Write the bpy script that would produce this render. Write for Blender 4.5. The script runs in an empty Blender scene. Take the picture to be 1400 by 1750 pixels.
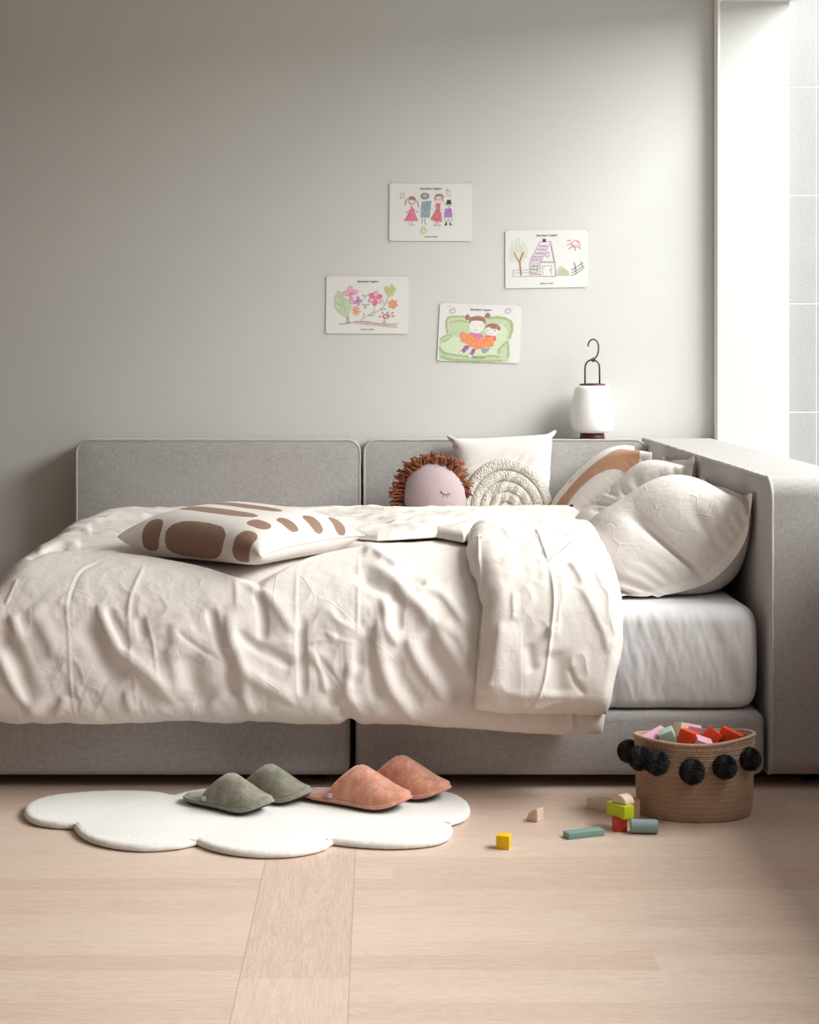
import bpy, bmesh, math, random
import numpy as np
from mathutils import Vector, Matrix
from mathutils.geometry import tessellate_polygon

random.seed(7); rng = np.random.default_rng(7)
scn = bpy.context.scene
COL = scn.collection

# ------------------------------------------------------------------ camera
H_EYE = 1.06                 # eye height
FPX, VX, VY = 3000.0, 645.0, 605.0     # focal length and vanishing point, in pixels of the 1400x1750 frame
cam_d = bpy.data.cameras.new('camera')
cam = bpy.data.objects.new('camera', cam_d); COL.objects.link(cam)
cam.location = (0, 0, H_EYE); cam.rotation_euler = (math.pi/2, 0, 0)
cam_d.sensor_fit = 'VERTICAL'; cam_d.sensor_height = 36.0
cam_d.lens = FPX/1750*36.0
cam_d.shift_x = (700-VX)/1750.0
cam_d.shift_y = -(875-VY)/1750.0
cam_d.clip_end = 60
scn.camera = cam

# ------------------------------------------------------------------ light, exposure
w = bpy.data.worlds.new('overcast_sky'); scn.world = w; w.use_nodes = True
bg = w.node_tree.nodes['Background']; bg.inputs[0].default_value = (0.97, 0.985, 1.0, 1); bg.inputs[1].default_value = 1.45

def area(name, loc, rot, sx, sy, power, col=(1, 1, 1)):
    l = bpy.data.lights.new(name, 'AREA'); l.shape = 'RECTANGLE'; l.size = sx; l.size_y = sy
    l.energy = power; l.color = col
    o = bpy.data.objects.new(name, l); COL.objects.link(o); o.location = loc; o.rotation_euler = rot
    return o
# daylight through the big window on the right
area('window_daylight', (3.9, 3.65, 3.5), (0, math.radians(54), 0), 2.3, 4.9, 805, (1.0, 0.985, 0.985))
# weak fill light added behind the camera; the rear wall has no window
area('rear_fill_light', (-0.6, -0.55, 1.7), (math.radians(84), 0, 0), 2.4, 1.6, 3, (1.0, 0.95, 0.94))
scn.view_settings.view_transform = 'Standard'; scn.view_settings.look = 'None'
scn.view_settings.gamma = 1; scn.view_settings.use_curve_mapping = False
scn.view_settings.exposure = -0.43
scn.cycles.use_denoising = True
scn.cycles.max_bounces = 8; scn.cycles.diffuse_bounces = 5

# ------------------------------------------------------------------ helpers
def wp(px, py, s):
    """point at scale s (pixels per metre) seen at a place in the frame"""
    return Vector(((px-VX)/s, FPX/s, H_EYE-(py-VY)/s))

def srgb(r, g, b):
    f = lambda c: (c/255/12.92) if c/255 <= 0.04045 else ((c/255+0.055)/1.055)**2.4
    return (f(r), f(g), f(b), 1)

def tag(o, label=None, cat=None, group=None, kind=None):
    if label: o['label'] = label
    if cat: o['category'] = cat
    if group: o['group'] = group
    if kind: o['kind'] = kind
    return o

def empty(name, loc, label=None, cat=None, group=None):
    o = bpy.data.objects.new(name, None); COL.objects.link(o); o.location = loc
    o.empty_display_size = .05
    return tag(o, label, cat, group)

def link(name, me, mat=None, parent=None, smooth=True):
    o = bpy.data.objects.new(name, me); COL.objects.link(o)
    if mat is not None:
        for m in (mat if isinstance(mat, (list, tuple)) else [mat]): me.materials.append(m)
    if smooth and len(me.polygons): me.polygons.foreach_set('use_smooth', [True]*len(me.polygons))
    if parent is not None:
        o.parent = parent
        o.matrix_parent_inverse = Matrix.Translation(-parent.location) if False else Matrix.Identity(4)
        # meshes are authored in world space; move them into the parent's frame
        inv = parent_world(parent).inverted()
        me.transform(inv)
    me.update()
    return o

def parent_world(p):
    m = Matrix.LocRotScale(p.location, p.rotation_euler, p.scale)
    if p.parent is not None: m = parent_world(p.parent) @ m
    return m

def from_bm(bm, name='mesh'):
    me = bpy.data.meshes.new(name); bm.normal_update(); bm.to_mesh(me); bm.free(); return me

def from_np(V, F, name='mesh'):
    me = bpy.data.meshes.new(name)
    V = np.asarray(V, dtype=np.float32); F = np.asarray(F, dtype=np.int32)
    me.vertices.add(len(V)); me.vertices.foreach_set('co', V.ravel())
    n = F.shape[1]
    me.loops.add(F.size); me.loops.foreach_set('vertex_index', F.ravel())
    me.polygons.add(len(F)); me.polygons.foreach_set('loop_start', np.arange(0, F.size, n, dtype=np.int32))
    me.polygons.foreach_set('loop_total', np.full(len(F), n, dtype=np.int32))
    me.update(calc_edges=True); me.validate()
    return me

def autosmooth(o, deg=35):
    """flat where the edge is sharp"""
    me = o.data
    bm = bmesh.new(); bm.from_mesh(me)
    for e in bm.edges:
        if len(e.link_faces) == 2 and e.calc_face_angle(0) > math.radians(deg): e.smooth = False
    bm.to_mesh(me); bm.free()
    return o

def box_bm(x0, x1, y0, y1, z0, z1, bev=0.0, seg=2):
    bm = bmesh.new(); bmesh.ops.create_cube(bm, size=1)
    bmesh.ops.scale(bm, vec=(x1-x0, y1-y0, z1-z0), verts=bm.verts)
    bmesh.ops.translate(bm, vec=((x0+x1)/2, (y0+y1)/2, (z0+z1)/2), verts=bm.verts)
    if bev: bmesh.ops.bevel(bm, geom=bm.edges[:], offset=bev, segments=seg, profile=.6, affect='EDGES', clamp_overlap=True)
    return bm

def tube_bm(bm, pts, r, seg=8, closed=False, cap=True, taper=None):
    pts = [Vector(p) for p in pts]; n = len(pts); rings = []
    prev = None
    for i, p in enumerate(pts):
        a = pts[(i-1) % n] if (closed or i > 0) else p
        b = pts[(i+1) % n] if (closed or i < n-1) else p
        t = (b-a).normalized() if (b-a).length > 1e-9 else Vector((0, 0, 1))
        if prev is None:
            up = Vector((0, 0, 1)) if abs(t.z) < .9 else Vector((1, 0, 0))
            nrm = t.cross(up).normalized()
        else:
            nrm = (prev - t*prev.dot(t)).normalized()
        prev = nrm; bn = t.cross(nrm)
        rr = r if taper is None else r*taper(i/(n-1))
        rings.append([bm.verts.new(p + (nrm*math.cos(k*2*math.pi/seg) + bn*math.sin(k*2*math.pi/seg))*rr) for k in range(seg)])
    m = n if closed else n-1
    for i in range(m):
        A, B = rings[i], rings[(i+1) % n]
        for k in range(seg): bm.faces.new((A[k], A[(k+1) % seg], B[(k+1) % seg], B[k]))
    if cap and not closed:
        bm.faces.new(rings[0][::-1]); bm.faces.new(rings[-1])
    return bm

def lathe_bm(prof, center, seg=48):
    bm = bmesh.new(); cx, cy, cz = center; rings = []
    for r, z in prof:
        if r < 1e-6: rings.append([bm.verts.new((cx, cy, cz+z))])
        else: rings.append([bm.verts.new((cx+r*math.cos(2*math.pi*k/seg), cy+r*math.sin(2*math.pi*k/seg), cz+z)) for k in range(seg)])
    for A, B in zip(rings, rings[1:]):
        for k in range(seg):
            k2 = (k+1) % seg
            if len(A) == 1 and len(B) == 1: continue
            if len(A) == 1: bm.faces.new((A[0], B[k2], B[k]))
            elif len(B) == 1: bm.faces.new((A[k], A[k2], B[0]))
            else: bm.faces.new((A[k], A[k2], B[k2], B[k]))
    bmesh.ops.recalc_face_normals(bm, faces=bm.faces[:])
    return bm

def catmull(P, n):
    P = np.asarray(P, float); P = np.vstack([2*P[0]-P[1], P, 2*P[-1]-P[-2]])
    out = []
    segs = len(P)-3
    for t in np.linspace(0, segs-1e-9, n):
        i = int(t); f = t-i
        a, b, c, d = P[i], P[i+1], P[i+2], P[i+3]
        out.append(.5*((2*b)+(-a+c)*f+(2*a-5*b+4*c-d)*f*f+(-a+3*b-3*c+d)*f**3))
    return np.array(out)

# value noise on arrays
_perm = rng.random((64, 64, 64)).astype(np.float32)
def vnoise(x, y, z=0.0):
    x, y, z = np.broadcast_arrays(np.asarray(x, float), y, z)
    xi, yi, zi = np.floor(x).astype(int), np.floor(y).astype(int), np.floor(z).astype(int)
    fx, fy, fz = x-xi, y-yi, z-zi
    fx, fy, fz = [f*f*f*(f*(f*6-15)+10) for f in (fx, fy, fz)]
    r = 0
    for a in (0, 1):
        for b in (0, 1):
            for c in (0, 1):
                r = r + _perm[(xi+a) & 63, (yi+b) & 63, (zi+c) & 63]*np.where(a, fx, 1-fx)*np.where(b, fy, 1-fy)*np.where(c, fz, 1-fz)
    return r*2-1
def fbm(x, y, z=0.0, o=4):
    s = 0; a = .5
    for k in range(o): s = s + a*vnoise(x*2**k+13.7*k, y*2**k+7.1*k, z*2**k if np.ndim(z) else z+k*3.3); a *= .5
    return s

# ------------------------------------------------------------------ materials
class N:
    def __init__(s, name):
        s.m = bpy.data.materials.new(name); s.m.use_nodes = True; s.t = s.m.node_tree
        s.b = s.t.nodes['Principled BSDF']; s.out = s.t.nodes['Material Output']
    def n(s, typ, **kw):
        nd = s.t.nodes.new(typ)
        for k, v in kw.items():
            if k.startswith('i_'):
                key = k[2:]; key = int(key) if key.isdigit() else key
                nd.inputs[key].default_value = v
            else: setattr(nd, k, v)
        return nd
    def l(s, a, b): s.t.links.new(a, b)
    def math(s, op, a, b=None, c=None):
        nd = s.n('ShaderNodeMath', operation=op)
        for i, v in enumerate((a, b, c)):
            if v is None: continue
            if isinstance(v, (int, float)): nd.inputs[i].default_value = v
            else: s.l(v, nd.inputs[i])
        return nd.outputs[0]
    def mix(s, fac, a, b, blend='MIX'):
        nd = s.n('ShaderNodeMix', data_type='RGBA', blend_type=blend)
        for sock, v in ((nd.inputs['Factor'], fac), (nd.inputs[6], a), (nd.inputs[7], b)):
            if isinstance(v, (int, float, tuple)): sock.default_value = v
            else: s.l(v, sock)
        return nd.outputs[2]
    def coord(s, scale=(1, 1, 1), kind='Object'):
        tc = s.n('ShaderNodeTexCoord'); mp = s.n('ShaderNodeMapping'); mp.inputs['Scale'].default_value = scale
        s.l(tc.outputs[kind], mp.inputs[0]); return mp.outputs[0]
    def noise(s, vec, scale=5, detail=3, rough=.5, dist=0):
        nd = s.n('ShaderNodeTexNoise'); s.l(vec, nd.inputs['Vector'])
        nd.inputs['Scale'].default_value = scale; nd.inputs['Detail'].default_value = detail
        nd.inputs['Roughness'].default_value = rough; nd.inputs['Distortion'].default_value = dist
        return nd.outputs['Fac']
    def bump(s, h, strength=.3, dist=.01, nrm=None):
        nd = s.n('ShaderNodeBump'); s.l(h, nd.inputs['Height']); nd.inputs['Strength'].default_value = strength
        nd.inputs['Distance'].default_value = dist
        if nrm is not None: s.l(nrm, nd.inputs['Normal'])
        s.l(nd.outputs[0], s.b.inputs['Normal']); return nd.outputs[0]
    def set(s, col=None, rough=.8, spec=.3, sheen=0, metal=0):
        if col is not None:
            if isinstance(col, tuple): s.b.inputs['Base Color'].default_value = col
            else: s.l(col, s.b.inputs['Base Color'])
        s.b.inputs['Roughness'].default_value = rough
        s.b.inputs['Specular IOR Level'].default_value = spec
        s.b.inputs['Sheen Weight'].default_value = sheen
        s.b.inputs['Metallic'].default_value = metal
        return s.m

def plain(name, col, rough=.6, spec=.3, var=.06, nscale=40, bump=.05, sheen=0):
    k = N(name); v = k.coord(); f = k.noise(v, nscale, 4)
    c2 = tuple(max(0, c*(1-var*2)) for c in col[:3])+(1,)
    c = k.mix(f, c2, tuple(min(1, c*(1+var)) for c in col[:3])+(1,))
    k.set(c, rough, spec, sheen); k.bump(f, bump, .002); return k.m

def woven(name, col, dark, scale=900, mottling=.5, bump=.35, warp=(1, 1, .35)):
    """woven upholstery: crossed thread noise in two tones"""
    k = N(name)
    a = k.noise(k.coord((1, 1, .18)), scale*.35, 2, .6); b = k.noise(k.coord((.18, .5, 1)), scale*.35, 2, .6)
    th = k.math('ADD', a, b); th = k.math('MULTIPLY', th, .5)
    r = k.n('ShaderNodeMapRange'); k.l(th, r.inputs[0]); r.inputs[1].default_value = .38; r.inputs[2].default_value = .62
    big = k.noise(k.coord(), 5, 3)
    fac = k.math('MULTIPLY_ADD', big, .25, k.math('MULTIPLY', r.outputs[0], mottling))
    c = k.mix(fac, dark, col)
    k.set(c, .95, .12, .25); k.bump(th, bump, .0015); return k.m

def cotton(name, col, crinkle=.35, sheen=.15, fine=1.0, attr=None, acol=None, extra=None):
    """light cotton with thread texture and small ironing creases; attr = signed distance of a printed pattern"""
    k = N(name); v = k.coord()
    thread = k.math('ADD', k.noise(k.coord((1, .25, .25)), 700*fine, 2), k.noise(k.coord((.25, 1, 1)), 700*fine, 2))
    cr = k.noise(v, 8, 4, .5, .25); cr2 = k.noise(v, 34, 4, .55, .2)
    ridg = k.math('ABSOLUTE', k.math('SUBTRACT', cr, .5)); ridg = k.math('POWER', ridg, .6)
    ridg2 = k.math('ABSOLUTE', k.math('SUBTRACT', cr2, .5)); 
    h = k.math('ADD', k.math('MULTIPLY', ridg, 1.0), k.math('MULTIPLY', ridg2, .45))
    h = k.math('MULTIPLY_ADD', thread, .035, h)
    # crisp pressed creases: long straight lines with flat cloth between them
    warp = k.n('ShaderNodeVectorMath', operation='ADD'); nz = k.n('ShaderNodeTexNoise'); k.l(v, nz.inputs['Vector']); nz.inputs['Scale'].default_value = 3.0; nz.inputs['Detail'].default_value = 1
    sc_ = k.n('ShaderNodeVectorMath', operation='SCALE'); k.l(nz.outputs['Color'], sc_.inputs[0]); sc_.inputs['Scale'].default_value = .12
    k.l(v, warp.inputs[0]); k.l(sc_.outputs[0], warp.inputs[1])
    for vs_, wd_, am_ in ((6.0, .022, .24), (15.0, .04, .13)):
        vo = k.n('ShaderNodeTexVoronoi', feature='DISTANCE_TO_EDGE'); k.l(warp.outputs[0], vo.inputs['Vector']); vo.inputs['Scale'].default_value = vs_
        rg = k.n('ShaderNodeMapRange', interpolation_type='SMOOTHSTEP'); k.l(vo.outputs['Distance'], rg.inputs[0]); rg.inputs[1].default_value = 0; rg.inputs[2].default_value = wd_; rg.inputs[3].default_value = 1; rg.inputs[4].default_value = 0
        gate = k.n('ShaderNodeMapRange'); k.l(k.noise(v, vs_*.8, 2), gate.inputs[0]); gate.inputs[1].default_value = .50; gate.inputs[2].default_value = .64
        h = k.math('MULTIPLY_ADD', k.math('MULTIPLY', rg.outputs[0], gate.outputs[0]), am_, h)
    dk = tuple(c*.95 for c in col[:3])+(1,)
    c = k.mix(k.noise(v, 60, 3), dk, col)
    if attr:
        for an, ac in zip(attr, acol):
            at = k.n('ShaderNodeAttribute', attribute_name=an)
            wob = k.math('MULTIPLY', k.math('SUBTRACT', k.noise(v, 45, 2), .5), .006)
            d = k.math('ADD', at.outputs['Fac'], wob)
            r = k.n('ShaderNodeMapRange'); k.l(d, r.inputs[0]); r.inputs[1].default_value = -.0006; r.inputs[2].default_value = .0006
            r.inputs[3].default_value = 1; r.inputs[4].default_value = 0
            a2 = tuple(q*.86 for q in ac[:3])+(1,)
            c = k.mix(r.outputs[0], c, k.mix(k.noise(v, 220, 3), a2, ac))
    k.set(c, .9, .15, sheen); k.bump(h, crinkle, .006); return k.m

M = {}
def wall_mat():
    k = N('painted_plaster'); v = k.coord()
    f = k.noise(v, 260, 3, .6); g = k.noise(v, 3, 3)
    c = k.mix(g, srgb(205, 203, 199), srgb(210, 208, 204))
    k.set(c, .92, .15); k.bump(f, .12, .002); return k.m
M['wall'] = wall_mat()
M['white_paint'] = plain('white_paint', srgb(244, 242, 238), .55, .3, .01, 60, .03)
M['greige'] = plain('greige_paint', srgb(128, 114, 104), .9, .1, .01)
M['ceiling'] = plain('ceiling_paint', srgb(236, 234, 230), .9, .1, .01)

def floor_mat():
    k = N('oak_boards'); g = k.n('ShaderNodeNewGeometry'); sp = k.n('ShaderNodeSeparateXYZ'); k.l(g.outputs['Position'], sp.inputs[0])
    X, Y = sp.outputs[0], sp.outputs[1]
    inside = k.math('MULTIPLY', k.math('GREATER_THAN', X, -.234), k.math('LESS_THAN', X, -.047))
    inv = k.math('SUBTRACT', 1.0, inside)
    def sel(a, b): return k.math('ADD', k.math('MULTIPLY', inside, a), k.math('MULTIPLY', inv, b))
    along = sel(Y, X); across = sel(X, Y)
    # strips of uneven width: staggered rows
    aw = k.math('DIVIDE', Y, .0755)
    row = k.math('FLOOR', aw)
    row = sel(1.5, row)
    side = k.math('GREATER_THAN', X, 90.0)
    offs = k.math('MULTIPLY', k.math('SINE', k.math('MULTIPLY', row, 12.9898)), 43.5)
    seg = k.math('FLOOR', k.math('DIVIDE', k.math('ADD', along, sel(-.02, offs)), sel(.74, 1.35)))
    cmb = k.n('ShaderNodeCombineXYZ'); k.l(row, cmb.inputs[0]); k.l(seg, cmb.inputs[1]); k.l(side, cmb.inputs[2])
    wn = k.n('ShaderNodeTexWhiteNoise', noise_dimensions='3D'); k.l(cmb.outputs[0], wn.inputs['Vector'])
    rnd = wn.outputs['Value']
    gv = k.n('ShaderNodeCombineXYZ')
    k.l(k.math('MULTIPLY', along, 1.0), gv.inputs[0]); k.l(k.math('MULTIPLY', across, 9.0), gv.inputs[1]); k.l(k.math('MULTIPLY', rnd, 37.0), gv.inputs[2])
    g1 = k.noise(gv.outputs[0], 2.2, 6, .6, 1.2)
    gv2 = k.n('ShaderNodeCombineXYZ')
    k.l(k.math('MULTIPLY', along, 6.0), gv2.inputs[0]); k.l(k.math('MULTIPLY', across, 160.0), gv2.inputs[1]); k.l(k.math('MULTIPLY', rnd, 37.0), gv2.inputs[2])
    g2 = k.noise(gv2.outputs[0], 1.6, 3, .6)
    rings = k.math('FRACT', k.math('MULTIPLY', g1, 13.0)); rings = k.math('ABSOLUTE', k.math('SUBTRACT', rings, .5))
    f = k.math('ADD', k.math('MULTIPLY', rings, .45), k.math('ADD', k.math('MULTIPLY', g2, .55), k.math('MULTIPLY', rnd, .22)))
    cr = k.n('ShaderNodeValToRGB'); k.l(f, cr.inputs[0])
    e = cr.color_ramp.elements; e[0].position = .22; e[0].color = srgb(194, 166, 149); e[1].position = .78; e[1].color = srgb(220, 200, 185)
    m = cr.color_ramp.elements.new(.5); m.color = srgb(208, 185, 169)
    # fine joints
    fr = k.math('FRACT', aw); j1 = k.math('MULTIPLY', inv, k.math('LESS_THAN', fr, .012))
    sx = k.math('ABSOLUTE', k.math('ADD', X, .1405)); j2 = k.math('LESS_THAN', k.math('ABSOLUTE', k.math('SUBTRACT', sx, .0935)), .0012)
    jj = k.math('MULTIPLY', k.math('MAXIMUM', k.math('MULTIPLY', j1, .25), j2), .4)
    c = k.mix(jj, cr.outputs[0], srgb(150, 118, 98))
    k.set(c, .42, .35); k.bump(g2, .06, .001); return k.m
M['floor'] = floor_mat()
M['sofa'] = woven('grey_upholstery', srgb(194, 190, 188), srgb(156, 151, 149))
M['piping'] = plain('grey_piping_cord', srgb(183, 179, 174), .9, .1, .08, 300, .3, .3)
M['black'] = plain('black_plastic', srgb(22, 20, 20), .5, .3)
M['sheet'] = cotton('white_bed_sheet', srgb(229, 227, 229), .3)
M['duvet'] = cotton('cream_cotton_cover', srgb(225, 216, 210), .4, .05)
M['pillowcase'] = cotton('ivory_pillow_case', srgb(225, 218, 213), .8, .05)
M['rug'] = None

# ------------------------------------------------------------------ the room
def struct(name, bm, mat, smooth=False):
    return tag(link(name, from_bm(bm, name), mat, None, smooth), kind='structure')

WY = 6.37          # back wall
RX, WT = 1.232, .248   # right wall face and its thickness
LX, BY, CZ = -4.2, -0.9, 2.62
WY0, WY1, WZ0, WZ1 = 1.2, 6.305, .62, 2.325     # window opening
struct('floor', box_bm(LX-.2, RX+WT, BY-.2, WY+.2, -.1, 0), M['floor'])
struct('wall_back', box_bm(LX-.2, RX+.001, WY, WY+.2, 0, CZ), M['wall'])
struct('wall_left', box_bm(LX-.2, LX, BY, WY, 0, CZ), M['greige'])
struct('wall_rear', box_bm(LX-.2, RX+WT, BY-.2, BY, 0, CZ), M['greige'])
struct('ceiling', box_bm(LX-.2, RX+WT, BY-.2, WY+.2, CZ, CZ+.15), M['ceiling'])
def wall_right():
    bm = bmesh.new()
    for b in ((BY, WY0, 0, CZ), (WY0, 4.16, 0, .76), (4.16, WY1, 0, WZ0), (WY0, WY1, WZ1, CZ), (WY1, WY+.2, 0, CZ)):  # nearer sill, out of view, is raised to shade the floor and armrest front
        t = box_bm(RX, RX+WT, b[0], b[1], b[2], b[3]); me = from_bm(t); bm.from_mesh(me); bpy.data.meshes.remove(me)
    return bm
struct('wall_right', wall_right(), plain('reveal_paint', srgb(205, 203, 200), .7, .2, .01, 60, .03))
def casing():
    # three stepped mouldings around the window opening
    bm = bmesh.new()
    for i, (o0, o1, d) in enumerate(((.0, .016, .010), (.019, .040, .014), (.043, .060, .009))):
        for b in ((WY1+o0, WY1+o1, WZ0-.05, WZ1+o1), (WY0-o1, WY0-o0, WZ0-.05, WZ1+o1), (WY0-o0, WY1+o0, WZ1+o0, WZ1+o1)):
            t = box_bm(RX-d, RX+.002, b[0], b[1], b[2], b[3], .003, 2); me = from_bm(t); bm.from_mesh(me); bpy.data.meshes.remove(me)
    return bm
struct('trim_1', casing(), M['white_paint'])
def window():
    bm = bmesh.new(); x0, x1 = RX+WT-.004, RX+WT+.035
    for b in ((WY0-.03, WY0+.03, WZ0, WZ1), (WY0, WY1, WZ0-.03, WZ0+.02), (WY0, WY1, WZ1-.002, WZ1+.03)):
        t = box_bm(x0, x1, b[0], b[1], b[2], b[3], .003, 1); me = from_bm(t); bm.from_mesh(me); bpy.data.meshes.remove(me)
    return bm
win = struct('window_1', window(), M['white_paint'])
def glass_mat():
    k = N('window_glass'); tr = k.n('ShaderNodeBsdfTransparent'); tr.inputs[0].default_value = (.965, .985, .972, 1)
    gl = k.n('ShaderNodeBsdfGlossy'); gl.inputs['Roughness'].default_value = .02
    mx = k.n('ShaderNodeMixShader'); pass
    mx.inputs[0].default_value = .04; k.l(tr.outputs[0], mx.inputs[1]); k.l(gl.outputs[0], mx.inputs[2]); k.l(mx.outputs[0], k.out.inputs[0])
    return k.m
gp = link('glass_pane', from_bm(box_bm(RX+WT+.012, RX+WT+.018, WY0, WY1-.004, WZ0, WZ1)), glass_mat(), win, False)
def stone_mat():
    k = N('outdoor_stone_cladding'); v = k.coord(); f = k.noise(v, 120, 5, .65); g = k.noise(v, 6, 4)
    k.set(k.mix(g, srgb(150, 149, 147), srgb(160, 159, 157)), .9, .2); k.bump(f, .5, .006); return k.m
def outside_wall():
    # panels 0.4 m high with open joints, standing outside in line with the back wall
    bm = bmesh.new(); z = -.4+.045
    while z < 3.0:
        for x0, x1 in ((1.482, 1.622), (1.626, 2.22)):
            t = box_bm(x0, x1, WY+.115, WY+.2, z+.002, z+.3975, .0012, 1); me = from_bm(t); bm.from_mesh(me); bpy.data.meshes.remove(me)
        z += .4005
    n0 = len(bm.faces)
    t = box_bm(1.482, 2.22, WY+.1165, WY+.22, -.3, 3.2); me = from_bm(t); bm.from_mesh(me); bpy.data.meshes.remove(me)
    bm.faces.ensure_lookup_table()
    for f in bm.faces[n0:]: f.material_index = 1
    return bm
struct('wall_outside', outside_wall(), [stone_mat(), plain('pale_mortar', srgb(200, 200, 197), .9)])

# ------------------------------------------------------------------ modular sofa
YF, YB = 4.28, 6.186     # front of the seats, front face of the backrests
ZB = .03                 # gap under the sofa
def soft_panel(x0, x1, y0, y1, z0, z1, r, axis, bev=.014, puff=.006, n=16):
    """upholstered block: rounded rectangle outline seen along `axis`, softly crowned faces"""
    if axis == 'y': a0, a1, b0, b1 = x0, x1, y0, y1
    else: a0, a1, b0, b1 = y0, y1, x0, x1
    def ring(inset, t):
        pts = []
        rr = max(r-inset, .002)
        for cx, cz, s in ((a1-inset-rr, z1-inset-rr, 0), (a0+inset+rr, z1-inset-rr, 1), (a0+inset+rr, z0+inset+rr, 2), (a1-inset-rr, z0+inset+rr, 3)):
            for q in range(7):
                an = (s+q/6)*math.pi/2
                pts.append((cx+rr*math.cos(an), cz+rr*math.sin(an)))
            # straight runs to the next corner
        return pts
    prof = []
    for q in range(6):
        an = q/5*math.pi/2
        prof.append((bev*(1-math.sin(an)), b0+bev*(1-math.cos(an))))
    prof = prof[::1]
    prof2 = [(i, b0+b1-t) for i, t in prof[::-1]]
    rings = []
    allp = prof+prof2
    bm = bmesh.new()
    for ins, t in allp:
        P = ring(ins, t); rr = []
        for a, z in P:
            co = (a, t, z) if axis == 'y' else (t, a, z)
            rr.append(bm.verts.new(co))
        rings.append(rr)
    m = len(rings[0])
    for A, B in zip(rings, rings[1:]):
        for k in range(m): bm.faces.new((A[k], A[(k+1) % m], B[(k+1) % m], B[k]))
    # crowned caps: concentric rings
    for R, t, sgn in ((rings[0], b0, -1), (rings[-1], b1, 1)):
        cx, cz = (a0+a1)/2, (z0+z1)/2; prev = R
        base = [v.co.copy() for v in R]
        for q in range(1, 9):
            f = 1-q/8.5
            cur = []
            for c in base:
                a = c.x if axis == 'y' else c.y
                na = cx+(a-cx)*f; nz = cz+(c.z-cz)*f
                nt = t+sgn*puff*(1-f*f)
                cur.append(bm.verts.new((na, nt, nz) if axis == 'y' else (nt, na, nz)))
            for k in range(m): bm.faces.new((prev[k], prev[(k+1) % m], cur[(k+1) % m], cur[k]))
            prev = cur
        bm.faces.new(prev)
    bmesh.ops.recalc_face_normals(bm, faces=bm.faces[:])
    return bm

def rr_path(a0, a1, z0, z1, r, t, axis, wob=.0008):
    pts = []
    for cx, cz, s in ((a1-r, z1-r, 0), (a0+r, z1-r, 1), (a0+r, z0+r, 2), (a1-r, z0+r, 3)):
        for q in range(9):
            an = (s+q/8)*math.pi/2; pts.append((cx+r*math.cos(an), cz+r*math.sin(an)))
    out = []
    m = len(pts)
    for i in range(m):
        a, b = pts[i], pts[(i+1) % m]; L = math.dist(a, b); k = max(1, int(L/.02))
        for q in range(k):
            f = q/k; out.append((a[0]+(b[0]-a[0])*f, a[1]+(b[1]-a[1])*f))
    return [((a+random.uniform(-wob, wob), t, z+random.uniform(-wob, wob)) if axis == 'y' else (t, a+random.uniform(-wob, wob), z+random.uniform(-wob, wob))) for a, z in out]

ZT = .757
SOFA = empty('modular_sofa', (.07, 5.3, 0), 'low grey upholstered modular sofa bed along the wall, with a thick armrest on the right', 'sofa')
def backrest(x0, x1):
    t = SOFA
    b = link('backrest', from_bm(soft_panel(x0, x1, YB, WY-.012, ZB, ZT, .042, 'y', .008)), M['sofa'], t); autosmooth(b, 50)
    bm = bmesh.new(); tube_bm(bm, rr_path(x0+.002, x1-.002, ZB+.002, ZT-.001, .041, YB+.003, 'y'), .0050, 6, closed=True)
    link('piping', from_bm(bm), M['piping'], b)
    for xx in (x0+.1, x1-.1):
        link('foot', from_bm(box_bm(xx-.02, xx+.02, YB+.05, YB+.09, 0, ZB+.012, .003)), M['black'], t)
    return t
backrest(-1.062, -.060)
backrest(-.048, .950)

def seat(x0, x1):
    t = SOFA
    b = link('seat_base', from_bm(soft_panel(x0, x1, YF, YB-.008, ZB, .186, .026, 'y', .022, .006)), M['sofa'], t); autosmooth(b, 50)
    for xx in (x0+.08, x1-.08):
        for yy in (YF+.10, YB-.16):
            link('foot', from_bm(box_bm(xx-.02, xx+.02, yy, yy+.04, 0, ZB+.01, .003)), M['black'], t)
    return t
seat(-1.062, -.067)
seat(-.053, .947)

AX0, AX1, AYF = .956, 1.205, 4.265
def armrest():
    t = SOFA
    bm = soft_panel(AX0, AX1, AYF, WY-.012, ZB, ZT, .045, 'x', .009, .006)
    b = link('armrest', from_bm(bm), M['sofa'], t); autosmooth(b, 50)
    bm = bmesh.new(); tube_bm(bm, rr_path(AYF+.003, WY-.016, ZB+.003, ZT-.001, .044, AX0+.003, 'x', .0014), .0056, 6, closed=True)
    link('piping', from_bm(bm), M['piping'], b)
    for yy in (AYF+.1, 5.9):
        link('foot', from_bm(box_bm(AX0+.1, AX0+.14, yy, yy+.04, 0, ZB+.012, .003)), M['black'], t)
armrest()

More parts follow.
